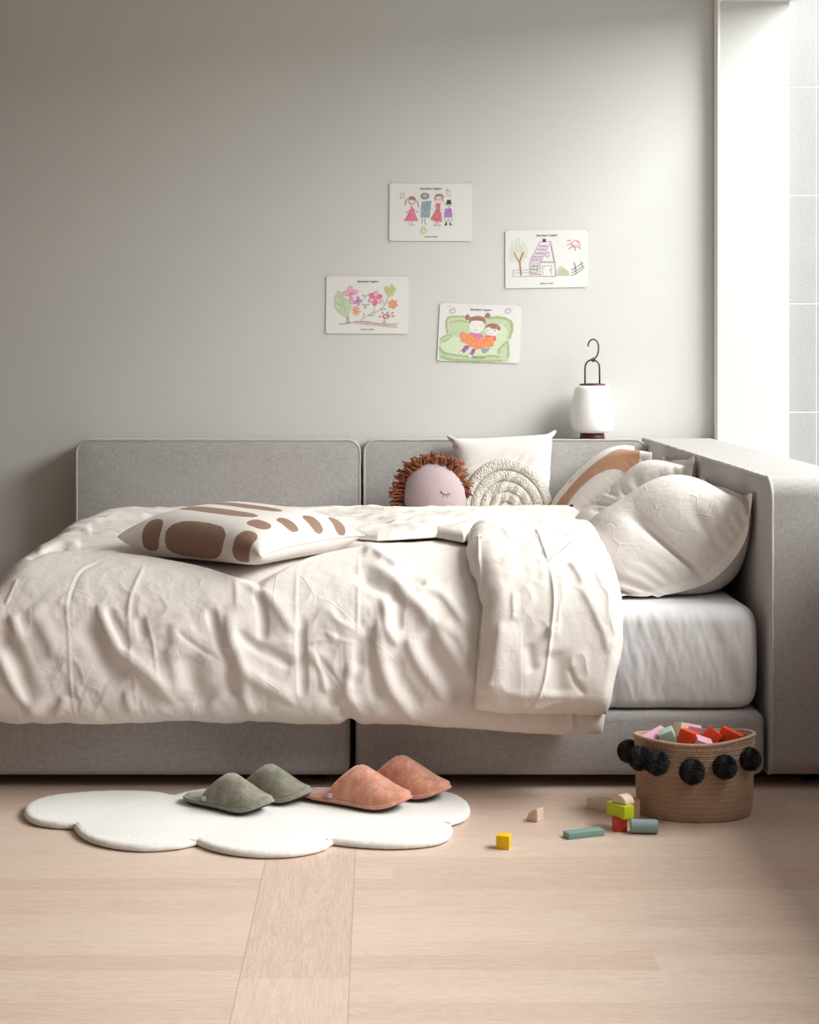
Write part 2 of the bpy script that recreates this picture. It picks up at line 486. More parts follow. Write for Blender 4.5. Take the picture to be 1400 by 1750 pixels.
# ------------------------------------------------------------------ mattress with fitted sheet
def mattress():
    nx, prof = 240, []
    # closed profile in YZ
    y0, y1, z0, z1, r = YF+.012, YB-.012, .190, .442, .045
    for cy, cz, s in ((y0+r, z0+.03, 2), (y0+r, z1-r, 1)):
        pass
    P = []
    for q in range(10): an = math.pi*1.5-q/9*math.pi/2; P.append((y0+.03+.03*math.cos(an), z0+.03+.03*math.sin(an)))
    for q in range(1, 34): P.append((y0-.004*math.sin(q/34*math.pi), z0+.03+(z1-r-z0-.03)*q/34))
    for q in range(12): an = math.pi-q/11*math.pi/2; P.append((y0+r+r*math.cos(an), z1-r+r*math.sin(an)))
    for q in range(1, 60): P.append((y0+r+(y1-y0-2*r)*q/60, z1))
    for q in range(8): an = math.pi/2-q/7*math.pi/2; P.append((y1-r+r*math.cos(an), z1-r+r*math.sin(an)))
    P.append((y1, z0+.02))
    P = np.array(P); m = len(P)
    x0, x1 = -.985, .936
    xs = np.concatenate([[x0], np.linspace(x0+.01, .2, 40), np.linspace(.21, x1-.05, 170), x1-.05+.05*np.sin(np.linspace(.1, math.pi/2, 12))])
    V = np.zeros((len(xs), m, 3))
    cy, cz = (y0+y1)/2, (z0+z1)/2
    for i, x in enumerate(xs):
        d = max(0, (x-(x1-.05))/.05); ins = .045*(1-math.sqrt(max(0, 1-d*d)))
        V[i, :, 0] = x
        V[i, :, 1] = P[:, 0]+ins*np.clip((cy-P[:, 0])/.9, -1, 1)*1.0
        V[i, :, 2] = P[:, 1]+ins*np.clip((cz-P[:, 1])/.12, -1, 1)
    X, Z, Y = V[:, :, 0], V[:, :, 2], V[:, :, 1]
    # sheet pulled down: mostly vertical tension folds on the front face
    f = np.clip((Z-.19)/.22, 0, 1); slant = (Z-.2)*.35
    fold = .0045*fbm((X+slant)*26, Z*3.0, 2.2, 3)*(1-.3*f)+.003*np.abs(fbm((X+slant)*13+5, Z*2.2, 7.1, 2))
    fold += .002*fbm(X*60, Z*20, .4, 2)
    front = (np.abs(Y-y0) < .03)
    V[:, :, 1] -= np.where(front, fold*1.6, 0)
    V[:, :, 2] += np.where(Z > z1-.02, .002*fbm(X*14, Y*14, 3.3, 3), 0)
    idx = np.arange(len(xs)*m).reshape(len(xs), m)
    F = np.stack([idx[:-1, :-1], idx[1:, :-1], idx[1:, 1:], idx[:-1, 1:]], -1).reshape(-1, 4)
    F2 = np.stack([idx[:-1, -1], idx[1:, -1], idx[1:, 0], idx[:-1, 0]], -1).reshape(-1, 4)
    me = from_np(V.reshape(-1, 3), np.vstack([F, F2]))
    bm = bmesh.new(); bm.from_mesh(me); bmesh.ops.holes_fill(bm, edges=[e for e in bm.edges if e.is_boundary], sides=0)
    bmesh.ops.recalc_face_normals(bm, faces=bm.faces[:]); bm.to_mesh(me); bm.free()
    t = empty('mattress', (0, 5.2, .186), 'mattress in a white fitted sheet lying on the grey sofa seats', 'mattress')
    link('fitted_sheet', me, M['sheet'], t)
mattress()

# ------------------------------------------------------------------ duvet
STROKES = [  # (points in the frame, height in m, half width in px)   + ridge / - valley
 ([(170,1030),(190,1098),(224,1133),(279,1178),(300,1205)], .016, 8), ([(146,1057),(174,1114),(206,1171)], -.014, 16),
 ([(18,1050),(30,1098)], .012, 6), ([(7,1075),(27,1137),(57,1206)], -.016, 12), ([(-5,1110),(30,1178),(69,1228)], .014, 10),
 ([(181,1037),(206,1087),(224,1112)], -.010, 7), ([(48,1040),(80,1080),(95,1130)], .006, 14),
 ([(390,1044),(402,1125),(436,1163),(509,1200)], .015, 8), ([(404,1071),(421,1095),(451,1110),(502,1142)], -.011, 6),
 ([(407,1134),(417,1183),(430,1228)], .012, 6), ([(388,1110),(398,1195)], -.012, 9), ([(361,1037),(373,1098),(395,1125)], -.009, 6),
 ([(300,1078),(340,1108),(388,1136)], -.005, 2.5), ([(317,1115),(334,1171),(361,1205)], -.013, 16), ([(280,1060),(300,1130),(310,1200)], .008, 14),
 ([(434,1010),(448,1037),(447,1095)], -.013, 6), ([(420,985),(465,1032),(506,1083)], .009, 8), ([(516,1050),(516,1190)], -.010, 5),
 ([(526,1105),(553,1159),(560,1190)], .011, 6), ([(533,1105),(582,1171)], -.003, 2.5), ([(599,1130),(596,1193),(610,1222)], .014, 6),
 ([(616,1085),(611,1140),(600,1178)], -.010, 6), ([(446,1098),(506,1100)], .003, 2), ([(518,1098),(568,1094),(612,1100)], .003, 2),
 ([(566,1094),(572,1084)], .005, 4), ([(452,1105),(503,1139)], -.005, 2.5), ([(540,1120),(560,1170),(575,1215)], -.009, 8),
 ([(616,966),(646,976),(671,996),(693,1019),(722,1050),(776,1125),(815,1185)], .017, 8),
 ([(618,944),(644,949),(663,961),(689,976)], .012, 5), ([(614,983),(646,1002),(671,1012),(668,1036)], -.014, 7),
 ([(686,996),(727,999)], -.010, 4), ([(650,966),(688,973)], -.010, 4), ([(653,1020),(664,1079),(683,1106)], .012, 6), ([(682,1017),(680,1060),(672,1080)], -.012, 5),
 ([(646,1050),(649,1129),(668,1179),(703,1222)], .014, 8), ([(632,1070),(634,1140),(650,1200)], -.010, 8), ([(691,1087),(722,1145),(765,1200)], .014, 8),
 ([(670,1120),(690,1170),(720,1212)], -.012, 9), ([(720,1090),(752,1142),(790,1195)], -.013, 10), ([(750,1060),(780,1090),(805,1120)], .009, 8),
 ([(700,1010),(740,1012),(775,1040),(795,1075)], .008, 6), ([(730,1060),(748,1100)], -.007, 5), ([(735,1140),(730,1190)], .003, 2),
 ([(595,1200),(590,1228)], -.012, 8), ([(110,1190),(95,1224)], .006, 6), ([(215,1178),(225,1222)], .008, 6),
 ([(251,1059),(262,1100),(270,1160)], .004, 2), ([(236,1056),(250,1090)], -.006, 6), ([(280,1070),(290,1110)], -.006, 8),
 ([(60,944),(100,932),(140,932)], .009, 4), ([(45,955),(90,940),(120,938)], -.008, 3), ([(95,915),(120,909),(160,908)], .008, 4), ([(150,893),(200,887),(260,885)], .007, 3),
 # seams and pressed creases
 ([(169,958),(137,975),(121,1005),(114,1037),(117,1091),(121,1171),(130,1230)], .002, 1.6), ([(173,960),(141,977),(125,1007),(118,1039)], -.003, 2),
 ([(30,989),(9,1034)], .0035, 1.8), ([(247,965),(224,1018),(217,1064)], .004, 2.2), ([(508,958),(506,1037),(509,1205)], .0025, 1.8),
 ([(613,945),(611,1061),(611,1100)], .0022, 2), ([(222,1018),(222,1090),(236,1228)], .003, 2), ([(405,965),(402,1040)], .003, 4),
 ([(700,1075),(690,1190)], .002, 1.5),
]
FLAP_STROKES = [
 ([(915,902),(925,925),(938,962)], .005, 2.5), ([(936,963),(961,944),(985,925)], .006, 3), ([(940,963),(947,1025),(941,1087),(930,1168),(905,1224)], .006, 3),
 ([(818,910),(822,1014),(828,1087)], .005, 2), ([(936,1075),(944,1084)], .007, 6), ([(946,1110),(955,1190)], -.008, 14),
 ([(900,1100),(915,1150)], -.006, 8), ([(855,1060),(850,1130),(835,1190)], .007, 9), ([(880,1010),(875,1060)], .003, 4), ([(990,1000),(1025,1060),(1040,1120)], .006, 8),
 ([(970,1140),(1000,1190)], -.005, 4), ([(850,1200),(930,1200),(1010,1205)], -.005, 6),
 ([(905,1224),(930,1205),(990,1200)], .005, 5), ([(820,1120),(825,1190)], .006, 5), ([(975,960),(1000,1000)], .004, 6),
]
def seg_dist(px, py, pts):
    side = np.zeros(px.shape); best = np.full(px.shape, 1e9); par = np.zeros(px.shape); L = 0; pts = np.array(pts, float)
    ls = np.hypot(*(pts[1:]-pts[:-1]).T); tot = ls.sum(); acc = 0
    for a, b, l in zip(pts[:-1], pts[1:], ls):
        d = (b-a)/l; t = np.clip((px-a[0])*d[0]+(py-a[1])*d[1], 0, l)
        dd = np.hypot(px-a[0]-t*d[0], py-a[1]-t*d[1])
        m = dd < best; side = np.where(m, (px-a[0])*d[1]-(py-a[1])*d[0], side); best = np.where(m, dd, best); par = np.where(m, (acc+t)/tot, par); acc += l
    return best, par, side
def project(V):
    s = FPX/V[..., 1]; return VX+V[..., 0]*s, VY+(H_EYE-V[..., 2])*s
def fold_field(V, strokes):
    px, py = project(V); h = np.zeros(px.shape)
    for pts, a, w_ in strokes:
        pts = catmull(pts, max(8, 4*len(pts)))
        pts = pts+np.stack([1.5*np.sin(np.arange(len(pts))*.9+a*999), 1.5*np.cos(np.arange(len(pts))*.7+a*555)], -1)*(w_ > 3)
        x0, x1, y0, y1 = pts[:, 0].min()-4*w_, pts[:, 0].max()+4*w_, pts[:, 1].min()-4*w_, pts[:, 1].max()+4*w_
        m = (px > x0) & (px < x1) & (py > y0) & (py < y1)
        if not m.any(): continue
        d, t, sd = seg_dist(px[m], py[m], pts)
        env = np.clip(np.minimum(t, 1-t)*5+.12, 0, 1); env = env*env*(3-2*env)
        if w_ > 3.6:
            we = w_*(1.65+.75*np.tanh(sd/w_)*(1 if a > 0 else 0)); amp = a*1.15
            prof = 1/(1+(d/we)**2)**1.5 if a > 0 else np.exp(-(d/(w_*1.3))**2)
        else: prof = 1/(1+(d/w_)**2)**1.5; amp = a
        h[m] += amp*env*prof
    return h
def grid_normals(V):
    du = np.gradient(V, axis=0); dv = np.gradient(V, axis=1); n = np.cross(du, dv)
    return n/(np.linalg.norm(n, axis=-1, keepdims=True)+1e-12)

def relax(P, rest_from, excess, iters=70, keep=.02, bend=.5, skip=4, seed=0, mask=None):
    """the fabric has slack: let the grid buckle into folds while a soft filling holds it in place"""
    P0 = P.copy(); P = P.copy()
    fam = []
    for (a, b, k) in ((1, 0, 1), (0, 1, 1), (1, 1, .5), (1, -1, .5), (skip, 0, bend), (0, skip, bend), (2, 0, bend), (0, 2, bend)):
        A = (slice(None, -a or None), slice(None, -b or None) if b >= 0 else slice(-b, None))
        B = (slice(a, None), slice(b, None) if b >= 0 else slice(None, b))
        L = np.linalg.norm(rest_from[B]-rest_from[A], axis=-1)
        ex = excess if np.ndim(excess) == 0 else (excess[A]+excess[B])/2
        fam.append((A, B, L*(1+ex), k))
    for it in range(iters):
        C = np.zeros_like(P); Wt = np.zeros(P.shape[:2])
        for A, B, L, k in fam:
            d = P[B]-P[A]; l = np.linalg.norm(d, axis=-1)+1e-12
            c = (k*.5*(l-L)/l)[..., None]*d
            C[A] += c; C[B] -= c; Wt[A] += k; Wt[B] += k
        P = P+C/Wt[..., None]*1.8
        P = P+(P0-P)*(keep if mask is None else keep+(1-mask[..., None]))
    return P

PROF = np.array([(6.165,.44),(6.15,.475),(6.10,.505),(5.95,.535),(5.7,.552),(5.3,.548),(4.9,.548),(4.62,.55),(4.46,.543),(4.34,.512),(4.255,.455),(4.205,.38),(4.175,.30),(4.165,.23),(4.175,.195),(4.20,.180),(4.24,.190),(4.285,.215)])
_pf = catmull(PROF, 1500); _al = np.concatenate([[0], np.cumsum(np.hypot(*np.diff(_pf, axis=0).T))]); TL = _al[-1]
def prof(t):     # t metres along the profile from the back
    return np.interp(t, _al, _pf[:, 0]), np.interp(t, _al, _pf[:, 1])
def t_of(Y=None, Z=None):
    if Z is None:   # on the top
        k = np.argmin(np.abs(_pf[:900, 0]-Y)); return _al[k]
    j = int(np.argmin(_pf[600:, 1]))+600; k = 600+np.argmin(np.abs(_pf[600:j, 1]-Z)); return _al[k]
def duvet_surface(X, T, off=0.0):
    Y, Z = prof(T)
    Y1, Z1 = prof(np.clip(T+.004, 0, TL)); Y0, Z0 = prof(np.clip(T-.004, 0, TL))
    ty, tz = Y1-Y0, Z1-Z0; l = np.hypot(ty, tz)+1e-9; ny, nz = tz/l, -ty/l      # outward (up / to the front)
    # hem drops towards the right
    face = np.clip((.5-Z)/.3, 0, 1)*(T > 1.2)
    drop = face*np.interp(X, [-1, -.1, .1, .25, .5, .65], [0, 0, .004, .018, .026, .03])
    drop = drop-face*.012*np.exp(-((X+.068)/.02)**2)-face*.01*np.exp(-((X+.93)/.04)**2)
    top = np.clip((Z-.45)/.08, 0, 1)
    cu, cv = (X+.357)*.838-(Y-4.62)*.545, (X+.357)*.545+(Y-4.62)*.838       # hollow pressed by the cushion
    press = np.clip((.25-np.maximum(np.abs(cu), np.abs(cv)))/.05, 0, 1); press = press*press*(3-2*press)
    swell = .012*fbm(X*2.6+3, T*2.2, .5, 2)*top*(1-press) -.024*press*top + face*.012*fbm(X*5+1, T*3, 1.5, 2)
    left = np.clip((-.86-X)/.12, 0, 1)
    Zs = Z-drop-.15*(1-np.sqrt(np.clip(1-left**2, 0, 1)))*top
    o = off+swell
    return np.stack([X+0*T, Y+ny*o, Zs+nz*o], -1)

def duvet_body():
    xs = np.concatenate([np.linspace(-.985, -.93, 14), np.linspace(-.926, .56, 420), .56+.05*np.sin(np.linspace(.15, math.pi/2, 10))])
    ts = np.concatenate([np.linspace(0, 1.45, 150), np.linspace(1.455, TL, 190)])
    X, T = np.meshgrid(xs, ts, indexing='ij')
    V = duvet_surface(X, T)
    # the right end stays inside the turned-back flap
    Yc, Zc = prof(ts); yp = VY+(H_EYE-Zc)*FPX/Yc
    lim = (np.interp(yp, [880, 915, 960, 1010, 1060, 1100, 1160, 1250], [1000, 1005, 1030, 1050, 1058, 1056, 1046, 1030])-VX)*Yc/FPX
    V[..., 0] = np.where(X > .40, .40+(X-.40)*((lim[None, :]-.40)/.21), X)
    n = grid_normals(V); n *= np.sign(n[..., 2:3].mean())
    h = fold_field(V, STROKES)
    kp = np.clip((.27-np.maximum(np.abs((X+.357)*.838-(V[..., 1]-4.62)*.545), np.abs((X+.357)*.545+(V[..., 1]-4.62)*.838)))/.04, 0, 1)*(V[..., 2] > .48)
    h *= 1-kp
    # broad folds on the hanging face plus small crumples
    Z = V[..., 2]; hang = np.clip((.52-Z)/.1, 0, 1)*(T > 1.3)
    u = X-(Z-.3)*-.55
    h += hang*.007*fbm(u*9, Z*3+9, 2.5, 3)
    rid = 1-np.abs(fbm(X*7+T*2, T*7-X*2, 5.5, 3))*2.2
    h += .0022*np.clip(rid, 0, 1)**3*(.5+.5*hang)
    h += .0012*fbm(X*24, T*24, 8.1, 3)
    back = np.clip((1.35-T)/.2, 0, 1)*np.clip(T/.3, 0, 1)
    h += back*(.010*fbm(X*6+20, T*5, 4.5, 3)+.008*np.clip(1-np.abs(fbm(X*3-T*3+8, T*6+X*3, 2.6, 2))*3, 0, 1)**2)
    base = V.copy(); V = V+n*h[..., None]
    exs = .012+.05*hang*(.55+.45*vnoise(X*4, T*3, 3.3))+.02*back
    mask = np.clip(np.minimum.reduce([T/.05, (TL-T)/.05, (X+.985)/.03, (.62-X)/.05]), 0, 1)
    V = relax(V, base, exs, 80, .012, .8, 6, mask=mask)
    # right end rolls down
    i = np.arange(len(xs)); r = np.clip((X-.56)/.05, 0, 1)
    wz = np.clip((Z-.36)/.14, 0, 1); wz = wz*wz*(3-2*wz)
    V[..., 2] -= .05*(1-np.sqrt(1-r**2))*wz
    jh = int(np.argmin(prof(ts)[1]+(ts < 1.2))); pc = np.clip((X[:, :1]-.47)/.12, 0, 1)[:, :, None]; pc = pc*pc*(3-2*pc)
    V[:, jh:] = V[:, jh:]*(1-pc)+V[:, jh:jh+1]*pc
    V[..., 1] += .035*(1-np.sqrt(1-r**2))*(1-wz)
    m, k = X.shape; idx = np.arange(m*k).reshape(m, k)
    F = np.stack([idx[:-1, :-1], idx[1:, :-1], idx[1:, 1:], idx[:-1, 1:]], -1).reshape(-1, 4)
    # inner layer closes the cover
    U = V-n*.045; U[..., 2] = np.maximum(U[..., 2], np.where(U[..., 1] > 4.30, .446, .19))
    U[..., 1] = np.where(T > 1.5, np.maximum(U[..., 1], 4.262), U[..., 1])
    j = np.arange(0, m, 6); j = np.append(j, m-1) if j[-1] != m-1 else j
    VV = V.reshape(-1, 3)
    return VV, F, V, (m, k)

def close_sheet(VV, F, m, k, inner):
    """adds an inner sheet (same grid) and stitches the rims"""
    idx = np.arange(m*k).reshape(m, k); jd = idx+m*k
    F2 = np.stack([jd[:-1, :-1], jd[:-1, 1:], jd[1:, 1:], jd[1:, :-1]], -1).reshape(-1, 4)
    rim = []
    for a in (idx[0, :], idx[-1, ::-1], idx[::-1, 0], idx[:, -1]):
        b = a+m*k; rim.append(np.stack([a[:-1], a[1:], b[1:], b[:-1]], -1))
    return np.vstack([VV, inner]), np.vstack([F, F2]+rim)

def make_duvet():
    t = empty('duvet', (-.2, 5.0, .446), 'rumpled cream cotton duvet spread over the bed, turned back on the right', 'duvet')
    VV, F, V, (m, k) = duvet_body()
    n = grid_normals(V); n *= np.sign(n[..., 2:3].mean())
    pn = np.clip((np.arange(m)-(m-70))/60, 0, 1)[:, None, None]; U = V-n*.03*(1-.93*pn); U[..., 2] = np.where(U[..., 1] > 4.33, np.maximum(U[..., 2], .445), U[..., 2])
    VV, F = close_sheet(VV, F, m, k, U.reshape(-1, 3))
    link('duvet_body', from_np(VV, F), M['duvet'], t)

    # the turned-back flap
    nu, nt = 190, 330
    t0 = t_of(Y=4.93); t1 = t_of(Z=.232)
    tt = np.linspace(0, 1, nt)
    TT = t0+(t1-t0)*tt
    Yc, Zc = prof(TT)
    # left and right borders as x at each t
    sY = FPX/(Yc-.08); ypix = VY+(H_EYE-Zc)*sY
    Lp = np.interp(ypix, [900, 918, 935, 960, 1000, 1050, 1110, 1215], [845, 812, 803, 800, 812, 826, 820, 812])
    Rp = np.interp(ypix, [900, 915, 935, 960, 1010, 1060, 1100, 1160, 1250], [985, 1012, 1030, 1042, 1062, 1073, 1072, 1058, 1036])
    XL, XR = (Lp-VX)/sY, (Rp-VX)/sY
    def sheet(side):
        uu = np.linspace(0, 1, nu); us = .5-.5*np.cos(uu*math.pi)
        us = .35*us+.65*uu
        X = XL[None, :]+(XR-XL)[None, :]*us[:, None]; T = np.broadcast_to(TT[None, :], X.shape)
        eu = np.clip(1-np.abs(2*us-1)[:, None]**5, 0, 1)**.5
        # asymmetric: fat rolled edge on the right, thinner seamed edge on the left
        dl = np.clip(us/.16, 0, 1)[:, None]; dr = np.clip((1-us)/.10, 0, 1)[:, None]
        eu = np.sqrt(1-(1-dl)**2)*np.sqrt(1-(1-dr)**2)
        et = np.sqrt(1-(1-np.clip(tt/.13, 0, 1))**2)*np.sqrt(1-(1-np.clip((1-tt)/.045, 0, 1))**2)
        th = .072*eu*et[None, :]*np.interp(TT, [t0, t0+.45, t0+.75], [.56, .60, 1.0])[None, :]
        th = np.where(et[None, :] < 1, th, th)
        base = .012+.0*X
        if side: off = base+th
        else: off = base-.010*eu*et[None, :]-np.clip((us-.8)/.2, 0, 1)[:, None]*.03*et[None, :]
        P = duvet_surface(X, T, off)
        # bulge the right border outwards a little where it rolls over
        return P, X, T, eu*et[None, :]
    P, X, T, e = sheet(1); Q, _, _, _ = sheet(0)
    n = grid_normals(P); n *= np.sign(n[..., 2:3].mean())
    h = fold_field(P, FLAP_STROKES)*np.clip(e*1.5, 0, 1)
    h += (.005*fbm(X*9, T*5, 3.1, 3)+.0035*np.clip(1-np.abs(fbm(X*10+4, T*8, 6.6, 3))*2.4, 0, 1)**3+.0008*fbm(X*40, T*40, 2.1, 3))*e
    h += .006*(1-e)*vnoise(X*20, T*22, 1.1)
    P = P+n*h[..., None]
    idx = np.arange(nu*nt).reshape(nu, nt); F = np.stack([idx[:-1, :-1], idx[1:, :-1], idx[1:, 1:], idx[:-1, 1:]], -1).reshape(-1, 4)
    VV, F = close_sheet(P.reshape(-1, 3), F, nu, nt, Q.reshape(-1, 3))
    link('turned_back_flap', from_np(VV, F), M['duvet'], t)

    # the rumpled head end at the back, with its seamed edge facing the room
    nu, nt = 320, 90
    uu = np.linspace(0, 1, nu); vv = np.linspace(0, 1, nt)
    cx = [500, 560, 645, 700, 748, 793, 830, 905, 992]; fy = [905, 916, 924, 920, 918, 926, 907, 902, 899]
    fx = np.interp(uu, np.linspace(0, 1, 9), cx); fyy = np.interp(uu, np.linspace(0, 1, 9), fy)
    zf = np.interp(uu, [0, .3, .6, .8, 1], [.550, .562, .566, .572, .576])
    s = (fyy-VY)/(H_EYE-zf); Xf = (fx-VX)/s; Yf = FPX/s
    Yb = np.full(nu, 5.70); Xb = Xf*1.0+.02+.03*np.sin(uu*7)
    Xb = Xb-np.clip((uu-.85)/.15, 0, 1)*.10
    X = Xf[:, None]*(1-vv)+Xb[:, None]*vv; Y = Yf[:, None]*(1-vv)+Yb[:, None]*vv
    eu = np.sqrt(1-(1-np.clip(uu/.35, 0, 1))**2)*np.sqrt(1-(1-np.clip((1-uu)/.25, 0, 1))**2)
    ev = np.sqrt(1-(1-np.clip(vv/.35, 0, 1))**2)*np.sqrt(1-(1-np.clip((1-vv)/.3, 0, 1))**2)
    e = eu[:, None]*ev[None, :]
    zc = zf[:, None]-.030*vv**1.5
    fold = .020*fbm(X*7+Y*2, Y*4-X*3, 9.1, 3)+.012*np.clip(1-np.abs(fbm(X*6-Y*4, Y*5+X*2, 3.6, 2))*2.5, 0, 1)**2
    Zt = zc+e*(.016+fold)+.012*np.sqrt(np.clip(vv/.05, 0, 1))*eu[:, None]*(1-vv); Zl = zc-.014*e
    Zt += (.0015*fbm(X*40, Y*30, 1.3, 3))*e
    P = np.stack([X, Y, Zt], -1); Q = np.stack([X, Y, Zl], -1)
    P[..., 1] += .010*fbm(X*12, X*0, .7, 2)*(1-ev)[None, :]; Q[..., 1] = P[..., 1]
    idx = np.arange(nu*nt).reshape(nu, nt); F = np.stack([idx[:-1, :-1], idx[1:, :-1], idx[1:, 1:], idx[:-1, 1:]], -1).reshape(-1, 4)
    VV, F = close_sheet(P.reshape(-1, 3), F, nu, nt, Q.reshape(-1, 3))
    link('rumpled_head_end', from_np(VV, F), M['duvet'], t)
make_duvet()

# ------------------------------------------------------------------ cushions by a small cloth solver
def inflate(nu, nv, W, Hh, place, vol, flange=0, steps=150, inner=7, planes=(), grav=.0, seed=1, slack=.0, keep=.0, press=1.0, thick=.004, pop=None, fv=1.0, fu=1.0, pinseam=0.0):
    r = np.random.default_rng(seed)
    us = np.linspace(0, W, nu); vs = np.linspace(0, Hh, nv)
    U, Vv = np.meshgrid(us, vs, indexing='ij')
    mid, nr = place(U/W, Vv/Hh)
    A = mid+nr*thick
    inn = np.zeros((nu, nv), bool); f = flange
    inn[1+f:nu-1-f, 1+f:nv-1-f] = True
    if pop is not None: A = A+(np.sin(np.pi*U/W)*np.sin(np.pi*Vv/Hh))[..., None]**.7*np.array(pop)
    A[~inn] = mid[~inn]
    idA = np.arange(nu*nv).reshape(nu, nv)
    idB = idA.copy(); cnt = inn.sum(); idB[inn] = nu*nv+np.arange(cnt)
    P = np.vstack([A.reshape(-1, 3), (mid-nr*thick)[inn]])
    P += r.normal(0, .0008, P.shape)
    uv = np.vstack([np.stack([U, Vv], -1).reshape(-1, 2), np.stack([U, Vv], -1)[inn]])
    edges = []; stiff = []; sc = []
    def add(a, b, k):
        edges.append(np.stack([a.ravel(), b.ravel()], -1)); stiff.append(np.full(a.size, k)); sc.append(np.full((a.size, 2), cur))
    for I, cur in ((idB, (1.0, 1.0)), (idA, (fu, fv))):
        add(I[:-1], I[1:], 1.0); add(I[:, :-1], I[:, 1:], 1.0)
        add(I[:-1, :-1], I[1:, 1:], .35); add(I[:-1, 1:], I[1:, :-1], .35)
        add(I[:-2], I[2:], .06); add(I[:, :-2], I[:, 2:], .06)
    E = np.vstack(edges); K = np.concatenate(stiff); SC = np.vstack(sc)
    _, first = np.unique(np.sort(E, 1)[:, 0]*10**6+np.sort(E, 1)[:, 1], return_index=True); E = E[first]; K = K[first]; SC = SC[first]
    L0 = np.linalg.norm((uv[E[:, 0]]-uv[E[:, 1]])*SC, axis=1)*(1+slack)
    n = len(P)
    deg = np.bincount(E.ravel(), minlength=n).astype(float)
    FA = np.stack([idA[:-1, :-1], idA[1:, :-1], idA[1:, 1:], idA[:-1, 1:]], -1).reshape(-1, 4)
    FB = np.stack([idB[:-1, :-1], idB[:-1, 1:], idB[1:, 1:], idB[1:, :-1]], -1).reshape(-1, 4)
    same = (FA[:, [0, 3, 2, 1]] == FB).all(1)
    FB = FB[~same]; Fq = np.vstack([FA, FB]); Fp = np.vstack([FA[~same], FB])
    vel = np.zeros_like(P)
    # orient: A's normal must point along nr
    t0 = P[FA[len(FA)//2]]; nn = np.cross(t0[2]-t0[0], t0[3]-t0[1]); sgn = 1.0 if np.dot(nn, nr[nu//2, nv//2]) > 0 else -1.0
    e0, e1 = E[:, 0], E[:, 1]
    P0 = P.copy(); seam = idA[~inn]
    for st in range(steps):
        d1 = P[Fp[:, 2]]-P[Fp[:, 0]]; d2 = P[Fp[:, 3]]-P[Fp[:, 1]]
        an = np.cross(d1, d2)*.5*sgn
        c = P[Fp].mean(1); V = (an*c).sum()/3
        p = press*np.clip((vol-V)/vol, -.3, 1)*min(1, st/15)
        Fv = np.zeros_like(P)
        for q in range(4):
            for a in range(3): Fv[:, a] += np.bincount(Fp[:, q], an[:, a], minlength=n)*.25
        area_v = W*Hh/(nu*nv)
        acc = Fv/area_v*p*.02; acc[:, 2] -= grav*.001
        vel = vel*.86+acc*.16
        old = P.copy(); P = P+vel
        if keep: P += (P0-P)*keep
        if pinseam: P[seam] += (P0[seam]-P[seam])*pinseam
        for it in range(inner):
            d = P[e1]-P[e0]; l = np.linalg.norm(d, axis=1)+1e-12
            kk = K*np.where((K < .1) & (l > L0), .0, 1.0)
            cr = (kk*(l-L0)/l*.5)[:, None]*d
            for a in range(3):
                P[:, a] += (np.bincount(e0, cr[:, a], minlength=n)-np.bincount(e1, cr[:, a], minlength=n))/deg*2.6
            for pl in planes: P = pl(P)
        vel = (P-old)*.9 if st > 3 else vel
        vel = np.clip(vel, -.01, .01)
    if sgn < 0: Fq = Fq[:, ::-1]
    return P, Fq, uv, (idA, idB)

def bilin(c00, c10, c11, c01):
    c = [np.array(q, float) for q in (c00, c10, c11, c01)]
    def f(u, v):
        u = u[..., None]; v = v[..., None]
        P = c[0]*(1-u)*(1-v)+c[1]*u*(1-v)+c[2]*u*v+c[3]*(1-u)*v
        n = np.cross(c[1]-c[0], c[3]-c[0]); n = n/np.linalg.norm(n)
        return P, np.broadcast_to(n, P.shape).copy()
    return f

def add_attr(me, name, vals):
    a = me.attributes.new(name, 'FLOAT', 'POINT'); a.data.foreach_set('value', np.asarray(vals, np.float32))

def subdiv(o, lv=1):
    m = o.modifiers.new('smooth', 'SUBSURF'); m.levels = lv; m.render_levels = lv

# brown-blob cushion lying on the duvet
def sd_ellipse(u, v, cx, cy, rx, ry, ang=0, p=2.0):
    c, s = math.cos(ang), math.sin(ang); x = (u-cx)*c+(v-cy)*s; y = -(u-cx)*s+(v-cy)*c
    k = ((np.abs(x)/rx)**p+(np.abs(y)/ry)**p)**(1/p); return (k-1)*min(rx, ry)
def pmin_z(z):
    def f(P): P[:, 2] = np.maximum(P[:, 2], z); return P
    return f
def pmax_x(x):
    def f(P): P[:, 0] = np.minimum(P[:, 0], x); return P
    return f
def pmax_y(y):
    def f(P): P[:, 1] = np.minimum(P[:, 1], y); return P
    return f
def pmin_y(y):
    def f(P): P[:, 1] = np.maximum(P[:, 1], y); return P
    return f

